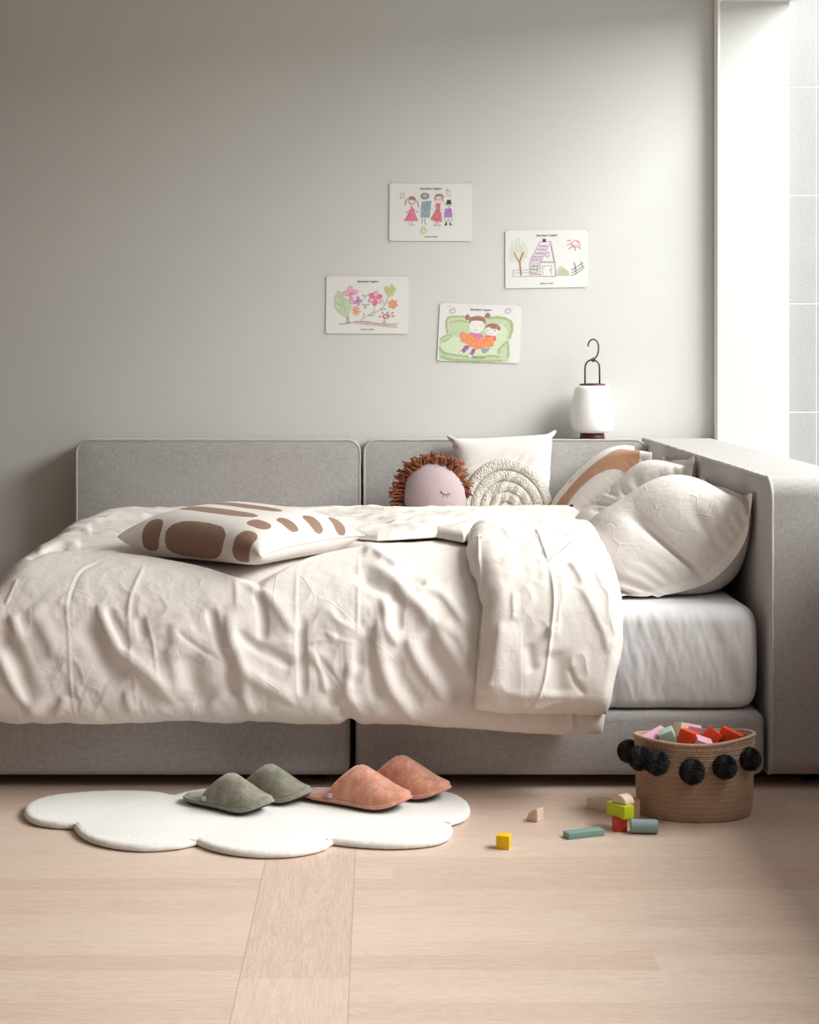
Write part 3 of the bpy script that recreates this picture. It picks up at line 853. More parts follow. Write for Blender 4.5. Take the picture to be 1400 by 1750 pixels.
def blob_cushion():
    cl, cn, crr, cb = (-.668, 4.555, .583), (-.287, 4.305, .550), (-.045, 4.69, .568), (-.43, 4.94, .590)
    S = .475
    # u from the left corner to the near corner, v towards the back
    P, F, uv, ids = inflate(72, 72, S, S, bilin(cl, cn, crr, cb), .0185, 0, 150, 7, (pmin_z(.535),), .05, 3, press=4)
    me = from_np(P, F); u, v = uv[:, 0], uv[:, 1]
    n = len(P); isB = np.arange(n) >= 72*72
    blobs = [(.105, .015, .028, .046), (.245, .012, .095, .052), (.40, .016, .030, .048),       # wrap the near seam
             (.225, .150, .118, .031), (.385, .110, .029, .026), (.412, .195, .031, .023), (.425, .295, .033, .024), (.44, .39, .032, .022),
             (.215, .262, .125, .029), (.20, .368, .125, .028), (.05, .10, .02, .03)]
    sd = np.full(n, 1.0)
    for cx, cy, rx, ry in blobs:
        sd = np.minimum(sd, sd_ellipse(u, np.where(isB, -v, v), cx, cy, rx, ry, 0, 2.8))
    add_attr(me, 'print', sd)
    mt = cotton('cream_canvas_with_brown_print', srgb(223, 214, 208), .25, .1, 1, ['print'], [srgb(146, 116, 99)])
    t = empty('patterned_cushion', (-.36, 4.6, .556), 'cream square cushion with brown oval blotches lying on the duvet', 'cushion')
    o = link('cushion_cover', me, mt, t); subdiv(o)
    # seam cord around the edge, zip at the right-hand near side
    A = ids[0]; ring = list(A[-1, :])
    bm = bmesh.new(); tube_bm(bm, [P[i] for i in ring], .0018, 5)
    link('zip_seam', from_bm(bm), M['duvet'], t)
blob_cushion()

def curve_place(prof_pts, y0, y1, tilt=0.0, twist=None):
    """pillow mid surface: u runs into the room's depth, v follows a curve in the XZ plane"""
    C = catmull(prof_pts, 300); al = np.concatenate([[0], np.cumsum(np.hypot(*np.diff(C, axis=0).T))]); al /= al[-1]
    def f(u, v):
        x = np.interp(v, al, C[:, 0]); z = np.interp(v, al, C[:, 1])
        x2 = np.interp(np.clip(v+.02, 0, 1), al, C[:, 0])-np.interp(np.clip(v-.02, 0, 1), al, C[:, 0])
        z2 = np.interp(np.clip(v+.02, 0, 1), al, C[:, 1])-np.interp(np.clip(v-.02, 0, 1), al, C[:, 1])
        l = np.hypot(x2, z2)+1e-9
        P = np.stack([x, y0+(y1-y0)*u, z+tilt*u*v], -1)
        N_ = np.stack([-z2/l, 0*x, x2/l], -1)
        return P, N_
    return f

def pillow(name, mt, place, W, Hh, vol, planes, label, base, nu=84, nv=66, flange=4, seed=1, cat='pillow', steps=160, attrs=None, press=1.0, group=None, fv=1.0, fu=1.0, pinseam=0.0, pop=None):
    P, F, uv, ids = inflate(nu, nv, W, Hh, place, vol, flange, steps, 7, planes, .25, seed, press=press, fv=fv, fu=fu, pinseam=pinseam, pop=pop)
    me = from_np(P, F)
    if attrs: attrs(me, uv, len(P), nu*nv)
    t = empty(name, base, label, cat, group)
    o = link('pillow_case' if cat == 'pillow' else 'cushion_cover', me, mt, t); subdiv(o)
    return t, P, ids

MZ = .447
pillow('bed_pillow', M['pillowcase'],
       curve_place([(.575, .452), (.70, .455), (.83, .463), (.905, .52), (.93, .60), (.945, .715)], 4.42, 5.10, -.01),
       .71, .53, .046, (pmin_z(MZ), pmax_x(.948)), 'ivory bed pillow nearest the camera, leaning on the armrest over the white sheet', (.8, 4.75, .446), seed=4, press=9, flange=3, fv=1.13, fu=1.02, pinseam=.012, pop=(-.12, 0, .11))
pillow('bed_pillow', M['pillowcase'],
       curve_place([(.615, .47), (.71, .475), (.81, .50), (.885, .57), (.925, .66), (.943, .775)], 5.20, 5.80, -.05),
       .66, .49, .030, (pmin_z(MZ), pmax_x(.948), pmin_y(5.12)), 'ivory bed pillow in the middle, between the nearest pillow and the printed animal cushion', (.8, 5.5, .446), seed=9, press=9, flange=3, fv=1.12, fu=1.02, pinseam=.012, pop=(-.08, 0, .08))

def animal_attrs(me, uv, n, nA):
    u, v = uv[:, 0], uv[:, 1]
    brown = np.minimum(sd_ellipse(u, v, .105, .20, .052, .32, .12), sd_ellipse(u, v, .08, .36, .09, .06, .2))
    pale = sd_ellipse(u, v, .015, .20, .062, .12, .1)
    dots = np.full(n, 1.0)
    for cx, cy, r in ((.235, .14, .005), (.245, .18, .007), (.225, .22, .004), (.05, .11, .009), (.155, .16, .005)):
        dots = np.minimum(dots, sd_ellipse(u, v, cx, cy, r, r*1.7))
    add_attr(me, 'brown', np.where(np.arange(n) < nA, brown, 1)); add_attr(me, 'pale', np.where(np.arange(n) < nA, pale, 1)); add_attr(me, 'dots', dots)
mt_animal = cotton('printed_animal_cotton', srgb(226, 220, 213), .3, .1, 1, ['brown', 'pale', 'dots'], [srgb(184, 138, 108), srgb(212, 203, 198), srgb(60, 50, 48)])
pillow('animal_print_cushion', mt_animal,
       curve_place([(.60, .47), (.68, .55), (.75, .63), (.83, .70), (.90, .76)], 5.76, 6.15, 0),
       .44, .44, .0155, (pmin_z(.50), pmax_x(.948), pmax_y(6.18)), 'cream cushion with a tan and white printed animal in the far bed corner', (.76, 5.95, .50), nu=60, nv=60, flange=0, seed=5, cat='cushion', press=4, attrs=animal_attrs)

# ------------------------------------------------------------------ rainbow cushion
def boucle_mat():
    k = N('tufted_boucle'); v = k.coord(); vo = k.n('ShaderNodeTexVoronoi', feature='F1'); k.l(v, vo.inputs['Vector']); vo.inputs['Scale'].default_value = 170
    n2 = k.noise(v, 90, 4)
    h = k.math('ADD', k.math('MULTIPLY', vo.outputs['Distance'], -1.2), n2)
    c = k.mix(vo.outputs['Distance'], srgb(226, 219, 209), srgb(198, 190, 178))
    k.set(c, .95, .1, .4); k.bump(h, .9, .005); return k.m
M['boucle'] = boucle_mat()
def rainbow_cushion():
    S = .42; W = .405
    tl, tr, br, bl = wp(765, 750, 497), wp(961, 736, 497), wp(944, 900, 505), wp(778, 905, 505)
    Y = 6.105
    def c(p, dy): return (p.x, Y+dy, p.z)
    P, F, uv, ids = inflate(64, 64, .40, .36, bilin(c(bl, -.05), c(br, -.05), c(tr, .03), c(tl, .03)), .0095, 0, 130, 7, (pmax_y(6.18),), .0, 6, press=4)
    t = empty('rainbow_cushion', (.44, 6.08, .5), 'cream cushion with a tufted boucle rainbow, leaning on the grey backrest beside the doll', 'cushion')
    o = link('cushion_cover', from_np(P, F), cotton('natural_cotton_canvas', srgb(219, 212, 206), .3), t); subdiv(o)
    # applique arcs: follow the cushion's front surface
    idA = ids[0]; G = P[idA]      # front or back layer
    inner = G[10:-10, 10:-10, 1].mean(); idB = ids[1]; GB = P[idB]
    if GB[10:-10, 10:-10, 1].mean() < inner: G = GB
    def surf(x, z):
        d = (G[..., 0]-x)**2+(G[..., 2]-z)**2; k = np.argsort(d.ravel())[:6]; w_ = 1/(d.ravel()[k]+1e-7); return float((G[..., 1].ravel()[k]*w_).sum()/w_.sum())
    cx, cz = wp(866, 877, 502).x, wp(866, 877, 502).z
    r0 = .0
    for i, (ra, rb) in enumerate(((0, .032), (.032, .062), (.062, .094), (.094, .127), (.127, .160))):
        bm = bmesh.new(); na, nr = 72, 9; rows = []
        for a in range(na+1):
            an = math.radians(-12+204*a/na); row = []
            for q in range(nr+1):
                f = q/nr; rr = ra+(rb-ra)*f
                el = 1.0+.03*math.cos(an)
                x = cx+rr*math.cos(an)*el; z = cz+rr*math.sin(an)*1.12
                lift = .010*math.sqrt(max(0, 1-(2*f-1)**2))+(.002*random.random() if 0 < q < nr else -.004)
                if i == 0: lift = .008*math.sqrt(max(0, 1-f**2))-(.004 if q == nr else 0)
                row.append(bm.verts.new((x, surf(x, z)-lift, z)))
            rows.append(row)
        for A, B in zip(rows, rows[1:]):
            for q in range(nr): bm.faces.new((A[q], A[q+1], B[q+1], B[q]))
        bmesh.ops.recalc_face_normals(bm, faces=bm.faces[:])
        me = from_bm(bm); o = link('rainbow_band', me, M['boucle'], t)
        so = o.modifiers.new('thick', 'SOLIDIFY'); so.thickness = .006; so.offset = 0
rainbow_cushion()

# ------------------------------------------------------------------ doll
def doll():
    c = Vector(((741-VX)/503, FPX/503, H_EYE-(852-VY)/503)); rx, ry, rz = .107, .085, .122
    t = empty('rag_doll', (c.x, c.y, .52), 'rag doll with brown yarn hair and a ribbed pink face, peeking over the duvet', 'doll')
    k = N('pink_ribbed_knit')
    sp = k.n('ShaderNodeTexCoord'); sx = k.n('ShaderNodeSeparateXYZ'); k.l(sp.outputs['Object'], sx.inputs[0])
    ph = k.math('ADD', k.math('MULTIPLY', sx.outputs[0], 1150.0), k.math('MULTIPLY', sx.outputs[2], 330.0))
    st = k.math('SINE', ph)
    r = k.n('ShaderNodeMapRange'); k.l(st, r.inputs[0]); r.inputs[1].default_value = -1
    k.set(k.mix(r.outputs[0], srgb(164, 143, 147), srgb(192, 173, 177)), .9, .1, .3); k.bump(st, .5, .0012)
    bm = bmesh.new(); bmesh.ops.create_uvsphere(bm, u_segments=48, v_segments=32, radius=1)
    for v in bm.verts:
        x, y, z = v.co; y0 = y
        sq = 1+.05*math.cos(3*math.atan2(z, x))
        v.co = (c.x+x*rx*sq, c.y+y*ry, c.z+z*rz*(1 if z > 0 else .85))
    link('head', from_bm(bm), k.m, t)
    # nose and ear scraps in plum felt at the right side
    pl = plain('plum_felt', srgb(96, 48, 56), .95, .1, .1, 200, .3, .3)
    bm = bmesh.new(); bmesh.ops.create_icosphere(bm, subdivisions=3, radius=1)
    for v in bm.verts: v.co = (c.x+.112+v.co.x*.013, c.y-.01+v.co.y*.012, c.z+.018+v.co.z*.016)
    link('ear', from_bm(bm), pl, t)
    # closed eye: stitched lid and lashes lying on the face
    def face(px, py):
        x = (px-VX)/503; z = H_EYE-(py-VY)/503
        q = 1-((x-c.x)/(rx*1.02))**2-((z-c.z)/rz)**2
        return Vector((x, c.y-ry*math.sqrt(max(0, q))-.001, z))
    bm = bmesh.new()
    tube_bm(bm, [face(p[0], p[1]) for p in catmull([(752, 836), (756, 841), (762, 842), (768, 840)], 10)], .0008, 5)
    for a, b in (((753, 838), (751, 841)), ((757, 842), (756, 846)), ((762, 842), (763, 847)), ((766, 841), (768, 845))): tube_bm(bm, [face(*a), face(*b)], .0006, 5)
    link('stitched_eye', from_bm(bm), M['black'], t)
    # yarn hair
    hm = plain('rust_brown_wool', srgb(140, 72, 40), .95, .1, .25, 300, .4, .4)
    bm = bmesh.new()
    R = random.Random(3)
    for i in range(330):
        a = math.radians(R.uniform(8, 196)); dep = R.uniform(-.35, 1.0)
        if a > math.radians(165): dep = R.uniform(-.3, .6)
        L = R.uniform(.030, .058)*(1.0 if a > math.radians(40) else .8)
        s = math.sqrt(max(.05, 1-dep*dep*.6))
        d = Vector((math.cos(a), 0, math.sin(a)))
        p0 = c+Vector((math.cos(a)*rx*.93*s, dep*ry*.75, math.sin(a)*rz*.93*s))
        dr = (d+Vector((R.uniform(-.6, .6), R.uniform(-.6, .5), R.uniform(-.35, .45)))).normalized()
        p1 = p0+dr*L*.55; dr2 = (dr+Vector((R.uniform(-.9, .9), R.uniform(-.5, .5), R.uniform(-.9, .4)))).normalized(); p2 = p1+dr2*L*.5
        tube_bm(bm, [p0, (p0+p1)/2, p1, (p1+p2)/2+dr*.002, p2], .0032, 6)
    link('yarn_hair', from_bm(bm), hm, t)
doll()

# ------------------------------------------------------------------ lantern on the backrest
def lantern():
    s = 484; cx = (1012.5-VX)/s; cy = FPX/s+.06; s = FPX/cy; cx = (1012.5-VX)/s
    Z = lambda py: H_EYE-(py-VY)/s
    zb = ZT+.001; f = 1/s
    t = empty('portable_lantern', (cx, cy, zb), 'white opal glass lantern with plum base and wire hook standing on the backrest', 'lamp')
    pl = plain('plum_lacquer', srgb(88, 40, 42), .4, .4, .03)
    wire = plain('dark_brown_metal', srgb(72, 44, 40), .4, .5, .03)
    k = N('opal_glass'); k.set(srgb(246, 244, 242), .28, .5); k.b.inputs['Subsurface Weight'].default_value = .25; k.b.inputs['Subsurface Radius'].default_value = (.03, .03, .03)
    z740, z735 = Z(738), Z(656)
    link('base', from_bm(lathe_bm([(0, 0), (21*f, 0), (21.5*f, .004), (19.5*f, Z(738)-zb), (0, Z(738)-zb)], (cx, cy, zb))), pl, t)
    P = [(0, 740), (18, 740), (28, 738.5), (33, 735), (36, 727), (37.5, 716), (37.5, 706), (36.5, 695), (34.5, 683), (32, 672), (29.5, 664), (26, 660), (20, 658.5), (0, 658.5)]
    pr = catmull([(a*f, Z(b)-zb) for a, b in P], 60); pr[:, 0] = np.maximum(pr[:, 0], 0); pr[0, 0] = pr[-1, 0] = 0
    link('glass_shade', from_bm(lathe_bm([tuple(q) for q in pr], (cx, cy, zb), 64)), k.m, t)
    link('cap', from_bm(lathe_bm([(0, Z(660)-zb), (21.5*f, Z(660)-zb), (22.5*f, Z(658)-zb), (21*f, Z(656)-zb), (12*f, Z(655)-zb), (0, Z(655)-zb)], (cx, cy, zb))), pl, t)
    bm = bmesh.new(); h = []
    for x, y in [(-12.5, 657), (-12.5, 640), (-12.3, 628)]: h.append((cx+x*f, cy, Z(y)))
    for q in range(1, 12):
        an = math.pi-q/12*math.pi; h.append((cx+12.3*f*math.cos(an), cy, Z(628)+12.5*f*math.sin(an)*1.05))
    for x, y in [(12.3, 628), (12.5, 640), (12.5, 657)]: h.append((cx+x*f, cy, Z(y)))
    tube_bm(bm, h, 1.4*f, 8); link('handle', from_bm(bm), wire, t)
    pts = catmull([(1, 617), (4, 613), (8.5, 607), (10.5, 598), (10.3, 589), (6.5, 582), (1, 580), (-4.5, 583), (-7, 589), (-6.5, 592)], 40)
    bm = bmesh.new(); tube_bm(bm, [(cx+x*f, cy, Z(y)) for x, y in pts], 1.25*f, 8)
    tube_bm(bm, [(cx+1.5*f+3*f*math.cos(a), cy+.3*f, Z(615)+3*f*math.sin(a)) for a in np.linspace(0, 2*math.pi, 12, endpoint=False)], 1.0*f, 6, closed=True)
    link('hook', from_bm(bm), wire, t)
lantern()

# ------------------------------------------------------------------ children's drawings
INK = {}
def crayon(name, rgb, cover=.8):
    k = N('crayon_'+name); v = k.coord((1, 1, .35)); f = k.noise(v, 480, 3, .6); g = k.noise(k.coord((1, 1, 1)), 120, 2)
    r = k.n('ShaderNodeMapRange'); k.l(k.math('ADD', f, k.math('MULTIPLY', g, .5)), r.inputs[0]); r.inputs[1].default_value = .45; r.inputs[2].default_value = .95
    r.inputs[3].default_value = 1.0-(1-cover)*2.2; r.inputs[4].default_value = 1
    k.set(k.mix(r.outputs[0], srgb(226, 223, 219), rgb), .8, .1); return k.m
INKC = dict(pink=(214, 84, 128), blue=(122, 146, 158), red=(200, 84, 96), purple=(160, 92, 176), brown=(146, 92, 80), grey=(110, 108, 110), black=(62, 60, 60), gold=(200, 176, 90),
            lilac=(176, 130, 172), leaf=(176, 196, 150), green=(150, 172, 106), lightgreen=(200, 214, 176), orange=(228, 134, 84), rust=(176, 98, 66), softpink=(226, 160, 184), rose=(196, 92, 128),
            olive=(186, 184, 112), dirt=(196, 160, 146), deepred=(190, 60, 84), magenta=(206, 96, 148), text=(40, 40, 44), white=(226, 223, 219), vivid=(232, 124, 50), violet=(140, 60, 150), hair=(150, 84, 78), scarlet=(206, 60, 70), mint=(112, 178, 138))
def ink(n):
    if n not in INK: INK[n] = crayon(n, srgb(*INKC[n]), .95 if n in ('text', 'black', 'white') else .7 if n in ('leaf', 'lightgreen', 'dirt') else .82)
    return INK[n]
paper_m = plain('drawing_paper', srgb(221, 219, 216), .8, .2, .01, 200, .03)
tape_k = N('clear_tape'); tape_k.set(srgb(226, 224, 216), .35, .5); tape_k.b.inputs['Alpha'].default_value = .10
SW = FPX/WY
def drawing(ox, oy, corners, label, build):
    K = 160/1400
    def W3(zx, zy, d): return ((ox+zx*K-VX)/SW, WY-d, H_EYE-(oy+zy*K-VY)/SW)
    cx = sum(c[0] for c in corners)/4; cy = sum(c[1] for c in corners)/4
    t = empty('childs_drawing', W3(cx, cy, .0), label, 'drawing', 'taped-up drawings on the wall')
    # sheet with rounded corners
    pts = []
    for i in range(4):
        p = np.array(corners[i], float); a = np.array(corners[i-1], float); b = np.array(corners[(i+1) % 4], float)
        ua = (a-p)/np.linalg.norm(a-p); ub = (b-p)/np.linalg.norm(b-p); r = 42
        for q in range(7):
            f = q/6; pts.append(p+ua*r*(1-f)**2+ub*r*f**2)
    bm = bmesh.new(); fr = [bm.verts.new(W3(x, y, .0035)) for x, y in pts]; bk = [bm.verts.new(W3(x, y, .0028)) for x, y in pts]
    bm.faces.new(fr); bm.faces.new(bk[::-1]); m = len(fr)
    for i in range(m): bm.faces.new((fr[i], bk[i], bk[(i+1) % m], fr[(i+1) % m]))
    bmesh.ops.recalc_face_normals(bm, faces=bm.faces[:])
    link('paper', from_bm(bm), paper_m, t, False)
    for i, (zx, zy) in enumerate(corners):
        sx = 1 if zx > cx else -1; sy = 1 if zy > cy else -1
        bm = bmesh.new(); c0 = (zx-sx*10, zy-sy*5)
        d = np.array([sx, -sy])*.7071; e = np.array([sx, sy])*.7071
        q = [np.array(c0)+d*a*46+e*b*28 for a, b in ((-1, -1), (1, -1), (1, 1), (-1, 1))]
        f0 = [bm.verts.new(W3(x, y, .0040)) for x, y in q]; f1 = [bm.verts.new(W3(x, y, .0010)) for x, y in q]
        bm.faces.new(f0); bm.faces.new(f1[::-1])
        for k in range(4): bm.faces.new((f0[k], f1[k], f1[(k+1) % 4], f0[(k+1) % 4]))
        bmesh.ops.recalc_face_normals(bm, faces=bm.faces[:])
        link('tape', from_bm(bm), tape_k.m, t, False)
    names = []; bm = bmesh.new(); layer = [0]
    def mi(n):
        if n not in names: names.append(n)
        return names.index(n)
    def line(pts, c, w_=9, closed=False, smooth=True):
        layer[0] += 1; d = .0038+layer[0]*.000012
        P = np.array(pts, float)
        if closed: P = np.vstack([P, P[:1]])
        if smooth and len(P) > 2: P = catmull(P, len(P)*5)
        if not smooth and len(P) > 2:
            Q = []
            for a, b in zip(P[:-1], P[1:]): Q += [a+(b-a)*f for f in (0, .08, .5, .92)]
            P = np.array(Q+[P[-1]])
        T_ = np.zeros_like(P); T_[1:-1] = P[2:]-P[:-2]; T_[0] = P[1]-P[0]; T_[-1] = P[-1]-P[-2]
        l = np.linalg.norm(T_, axis=1, keepdims=True); T_ = np.where(l > 1e-6, T_/np.maximum(l, 1e-6), [[1, 0]])
        ww = w_/2*(1+.18*np.sin(np.arange(len(P))*1.7))
        ww[0] *= .6; ww[-1] *= .6
        nn = np.stack([-T_[:, 1], T_[:, 0]], -1)*ww[:, None]
        A_ = [bm.verts.new(W3(*q, d+i*1e-7)) for i, q in enumerate(P+nn)]; B_ = [bm.verts.new(W3(*q, d+i*1e-7)) for i, q in enumerate(P-nn)]
        for i in range(len(P)-1):
            f = bm.faces.new((A_[i], A_[i+1], B_[i+1], B_[i])); f.material_index = mi(c)
    def fill(pts, c, smooth=False, hatch=True):
        layer[0] += 1; d = .0038+layer[0]*.000012
        P = np.array(pts, float)
        if smooth: P = catmull(np.vstack([P, P[:1]]), len(P)*5)[:-1]
        keep_ = [P[0]]
        for q in P[1:]:
            if np.hypot(*(q-keep_[-1])) > 1.5: keep_.append(q)
        if np.hypot(*(keep_[0]-keep_[-1])) < 1.5: keep_.pop()
        vs = [bm.verts.new(W3(*q, d)) for q in keep_]
        for tri in tessellate_polygon([[Vector((q[0], q[1], 0)) for q in keep_]]):
            f = bm.faces.new([vs[i] for i in tri]); f.material_index = mi(c)
    def ell(cx_, cy_, rx, ry, c, filled=True, w_=8, ang=0, a0=0, a1=360):
        P = []
        for q in range(24 if filled else 25):
            a = math.radians(a0+(a1-a0)*q/24); x, y = rx*math.cos(a), ry*math.sin(a)
            P.append((cx_+x*math.cos(ang)-y*math.sin(ang), cy_+x*math.sin(ang)+y*math.cos(ang)))
        fill(P, c) if filled else line(P, c, w_, False, False)
    build(line, fill, ell)
    bmesh.ops.triangulate(bm, faces=[f for f in bm.faces if len(f.verts) > 4])
    for f in bm.faces:
        f.normal_update()
        if f.normal.y > 0: f.normal_flip()
    me = from_bm(bm); o = link('crayon_picture', me, [ink(n) for n in names], t, False)
    # printed heading and the small line at the foot
    ang = math.atan2(-(corners[1][1]-corners[0][1]), corners[1][0]-corners[0][0])
    def text(s_, zx, zy, size, nm):
        cu = bpy.data.curves.new(nm, 'FONT'); cu.body = s_; cu.size = size; cu.align_x = 'CENTER'; cu.align_y = 'CENTER'; cu.offset = size*.018; cu.space_character = 1.02
        tmp = bpy.data.objects.new('tmp', cu); COL.objects.link(tmp)
        dg = bpy.context.evaluated_depsgraph_get(); me = bpy.data.meshes.new_from_object(tmp.evaluated_get(dg))
        bpy.data.objects.remove(tmp); bpy.data.curves.remove(cu)
        me.transform(Matrix.Translation(W3(zx, zy, .0056)) @ Matrix.Rotation(-ang*-1, 4, 'Y').inverted() @ Matrix.Rotation(math.pi/2, 4, 'X'))
        me.materials.clear()
        link(nm, me, ink('text'), t, False)
    mx = lambda f, g: (corners[0][0]*(1-f)*(1-g)+corners[1][0]*f*(1-g)+corners[2][0]*f*g+corners[3][0]*(1-f)*g,
                       corners[0][1]*(1-f)*(1-g)+corners[1][1]*f*(1-g)+corners[2][1]*f*g+corners[3][1]*(1-f)*g)
    text('Sleep Better Together', *mx(.505, .092), .0083, 'heading')
    bm = bmesh.new(); ca, sa = math.cos(ang), math.sin(ang); fc = mx(.505, .925)
    R = random.Random(5); x = -95
    while x < 95:
        wd = R.uniform(6, 9)
        if not (-22 < x < -4 or 6 < x < 22):
            hh = R.choice((9, 12))
            q = [(x, -hh/2), (x+wd, -hh/2), (x+wd, hh/2), (x, hh/2)]
            bm.faces.new([bm.verts.new(W3(fc[0]+a*ca+b*sa, fc[1]-a*sa+b*ca, .0056)) for a, b in q][::-1])
        x += wd+2.5
    link('small_print', from_bm(bm), ink('text'), t, False)
    return t

def family(line, fill, ell):
    for pts in ([(250,310),(268,215),(290,240),(315,215),(305,255),(325,270),(290,285),(285,305),(265,290),(250,310)], [(945,165),(965,190),(965,155),(985,205),(1015,180),(1005,235),(985,268),(955,235),(945,165)],
                [(580,720),(605,745),(625,725),(640,760),(660,785),(635,800),(620,825),(570,825),(575,790),(555,775),(580,755),(580,720)]): line(pts, 'gold', 9, False, False)
    ell(603, 780, 25, 25, 'gold', False, 8)
    # girl in a pink dress
    fill([(430,400),(460,470),(525,638),(310,638),(400,470)], 'pink')
    line([(400,470),(365,495),(330,520)], 'grey', 8); line([(455,460),(500,490),(535,515)], 'grey', 8)
    line([(390,640),(385,705)], 'brown', 8); line([(430,640),(425,700),(475,695)], 'brown', 8)
    ell(430, 345, 52, 42, 'brown', False, 7); fill([(375,318),(385,285),(420,265),(460,272),(485,300),(490,325)], 'hair')
    line([(370,300),(335,330),(345,355),(330,380),(335,400)], 'hair', 12); line([(500,330),(520,360),(510,380),(530,405),(530,430)], 'hair', 12)
    line([(395,355),(420,380),(460,370)], 'pink', 6); ell(402, 338, 5, 5, 'black'); ell(455, 338, 5, 5, 'black')
    # figure in blue
    fill([(580,345),(722,335),(695,590),(560,580)], 'blue'); ell(625, 265, 62, 45, 'grey', False, 9); ell(625, 265, 46, 32, 'grey', False, 12); line([(590,280),(610,250),(630,285),(650,250),(670,280)], 'grey', 9)
    line([(585,585),(582,665),(570,670)], 'grey', 9); line([(625,595),(628,670),(655,688)], 'grey', 9); line([(705,450),(752,470)], 'grey', 7); line([(570,460),(535,470)], 'grey', 7)
    # lady in red
    fill([(785,375),(862,375),(848,460),(875,560),(880,650),(800,648),(705,615),(760,520),(795,450)], 'red')
    ell(830, 285, 50, 36, 'red', False, 8); fill([(780,280),(795,240),(840,228),(885,240),(890,275),(850,262),(810,268)], 'hair')
    line([(785,250),(770,290),(780,310),(768,338)], 'hair', 9); line([(885,250),(905,275),(890,300),(895,350)], 'hair', 9); line([(805,320),(805,370)], 'red', 7); line([(855,320),(858,370)], 'red', 7)
    line([(760,415),(790,425)], 'red', 12); line([(850,460),(895,465)], 'hair', 7); line([(785,650),(788,705),(755,695)], 'red', 9); line([(822,655),(822,708),(860,698)], 'red', 9); ell(815, 280, 7, 5, 'black'); ell(850, 280, 7, 5, 'black')
    # boy with the hat
    fill([(930,450),(1020,450),(1035,580),(915,585)], 'purple'); fill([(955,325),(1010,320),(1018,388),(945,388)], 'black'); line([(905,384),(1025,384)], 'black', 8)
    line([(950,395),(985,415),(1020,395)], 'purple', 8); line([(985,410),(988,445)], 'purple', 8); line([(915,590),(925,635),(960,635),(975,600),(990,635),(1025,635),(1030,590)], 'blue', 6)
    fill([(940,655),(955,655),(952,705),(918,705)], 'black'); fill([(992,660),(1008,660),(1015,705),(995,700)], 'black'); line([(1010,690),(1045,695)], 'black', 7); line([(1035,520),(1065,525)], 'purple', 7); line([(915,515),(875,530)], 'pink', 7)
def house(line, fill, ell):
    for x, y, rx, ry in ((270,300,22,110),(205,330,28,100),(170,430,25,90),(340,340,26,90),(385,400,26,85),(240,450,30,90),(330,470,25,80),(190,500,30,50)): ell(x, y, rx, ry, 'lightgreen', False, 12)
    for i in range(9): line([(160+i*28, 250+abs(i-4)*28), (175+i*26, 540-abs(i-4)*18)], 'lightgreen', 9)
    line([(290,545),(300,620),(312,750)], 'rust', 26, smooth=False); line([(205,400),(240,480),(285,550)], 'rust', 16); line([(350,400),(315,480),(290,545)], 'rust', 24)
    for p in ([(190,675),(430,665)], [(190,715),(435,705)], [(190,670),(195,755)], [(170,770),(430,765)]): line(p, 'blue', 9)
    line([(445,545),(590,255),(755,240),(610,548),(445,545)], 'lilac', 9, False, False); line([(755,240),(820,550),(610,548)], 'lilac', 9, False, False); line([(755,300),(805,540)], 'lilac', 14, False, False)
    for r, (y, x0, x1) in enumerate(((320,580,700),(370,555,680),(425,530,655),(475,490,635),(520,470,610))):
        n = 4; w_ = (x1-x0)/n
        for i in range(n): line([(x0+i*w_, y-28), (x0+(i+.25)*w_, y), (x0+(i+.7)*w_, y+2), (x0+(i+1)*w_, y-28)], 'lilac', 9)
    ell(708, 440, 25, 38, 'lilac', False, 9); fill([(635,205),(682,205),(680,252),(638,252)], 'black')
    line([(445,548),(438,765),(600,765),(605,550)], 'lilac', 6, False, False)
    for y in (575, 598, 630, 660, 690, 728, 740): line([(448,y),(455,y)] if 600 < y < 720 else [(448,y),(600,y)], 'rust', 7, False, False)
    for y in (630, 660, 690): line([(565,y),(600,y)], 'rust', 7)
    line([(470,615),(560,610),(550,705),(460,712),(470,615)], 'grey', 8, False, False); line([(505,615),(505,690)], 'black', 8); line([(460,662),(560,660)], 'black', 8)
    line([(605,550),(820,555),(828,765),(600,762)], 'hair', 7, False, False); line([(640,745),(635,610),(768,602),(765,742)], 'blue', 5, False, False); ell(748, 668, 7, 14, 'blue')
    for i in range(12): x = 840+i*18; line([(x, 755), (x+8, 600+abs(i-4)*14)], 'lightgreen', 12); 
    for i in range(9): x = 885+i*16; line([(x, 750), (x+6, 640+abs(i-3)*9)], 'olive', 7)
    for p in ([(1065,670),(1150,620),(1245,555)], [(1070,712),(1170,655),(1260,600)], [(1065,758),(1160,705),(1265,625)], [(1105,550),(1125,630),(1138,715)], [(1200,530),(1230,620)]): line(p, 'black', 8)
    ell(1130, 280, 62, 50, 'magenta', False, 9); line([(1085,280),(1120,310),(1160,285)], 'magenta', 7)
    for p in ([(1000,238),(1060,222)], [(1008,300),(1050,272)], [(1030,358),(1070,318)], [(1125,380),(1122,340)], [(1205,355),(1180,320)]): line(p, 'magenta', 18, False, False)
    line([(1150,240),(1180,250)], 'magenta', 16)
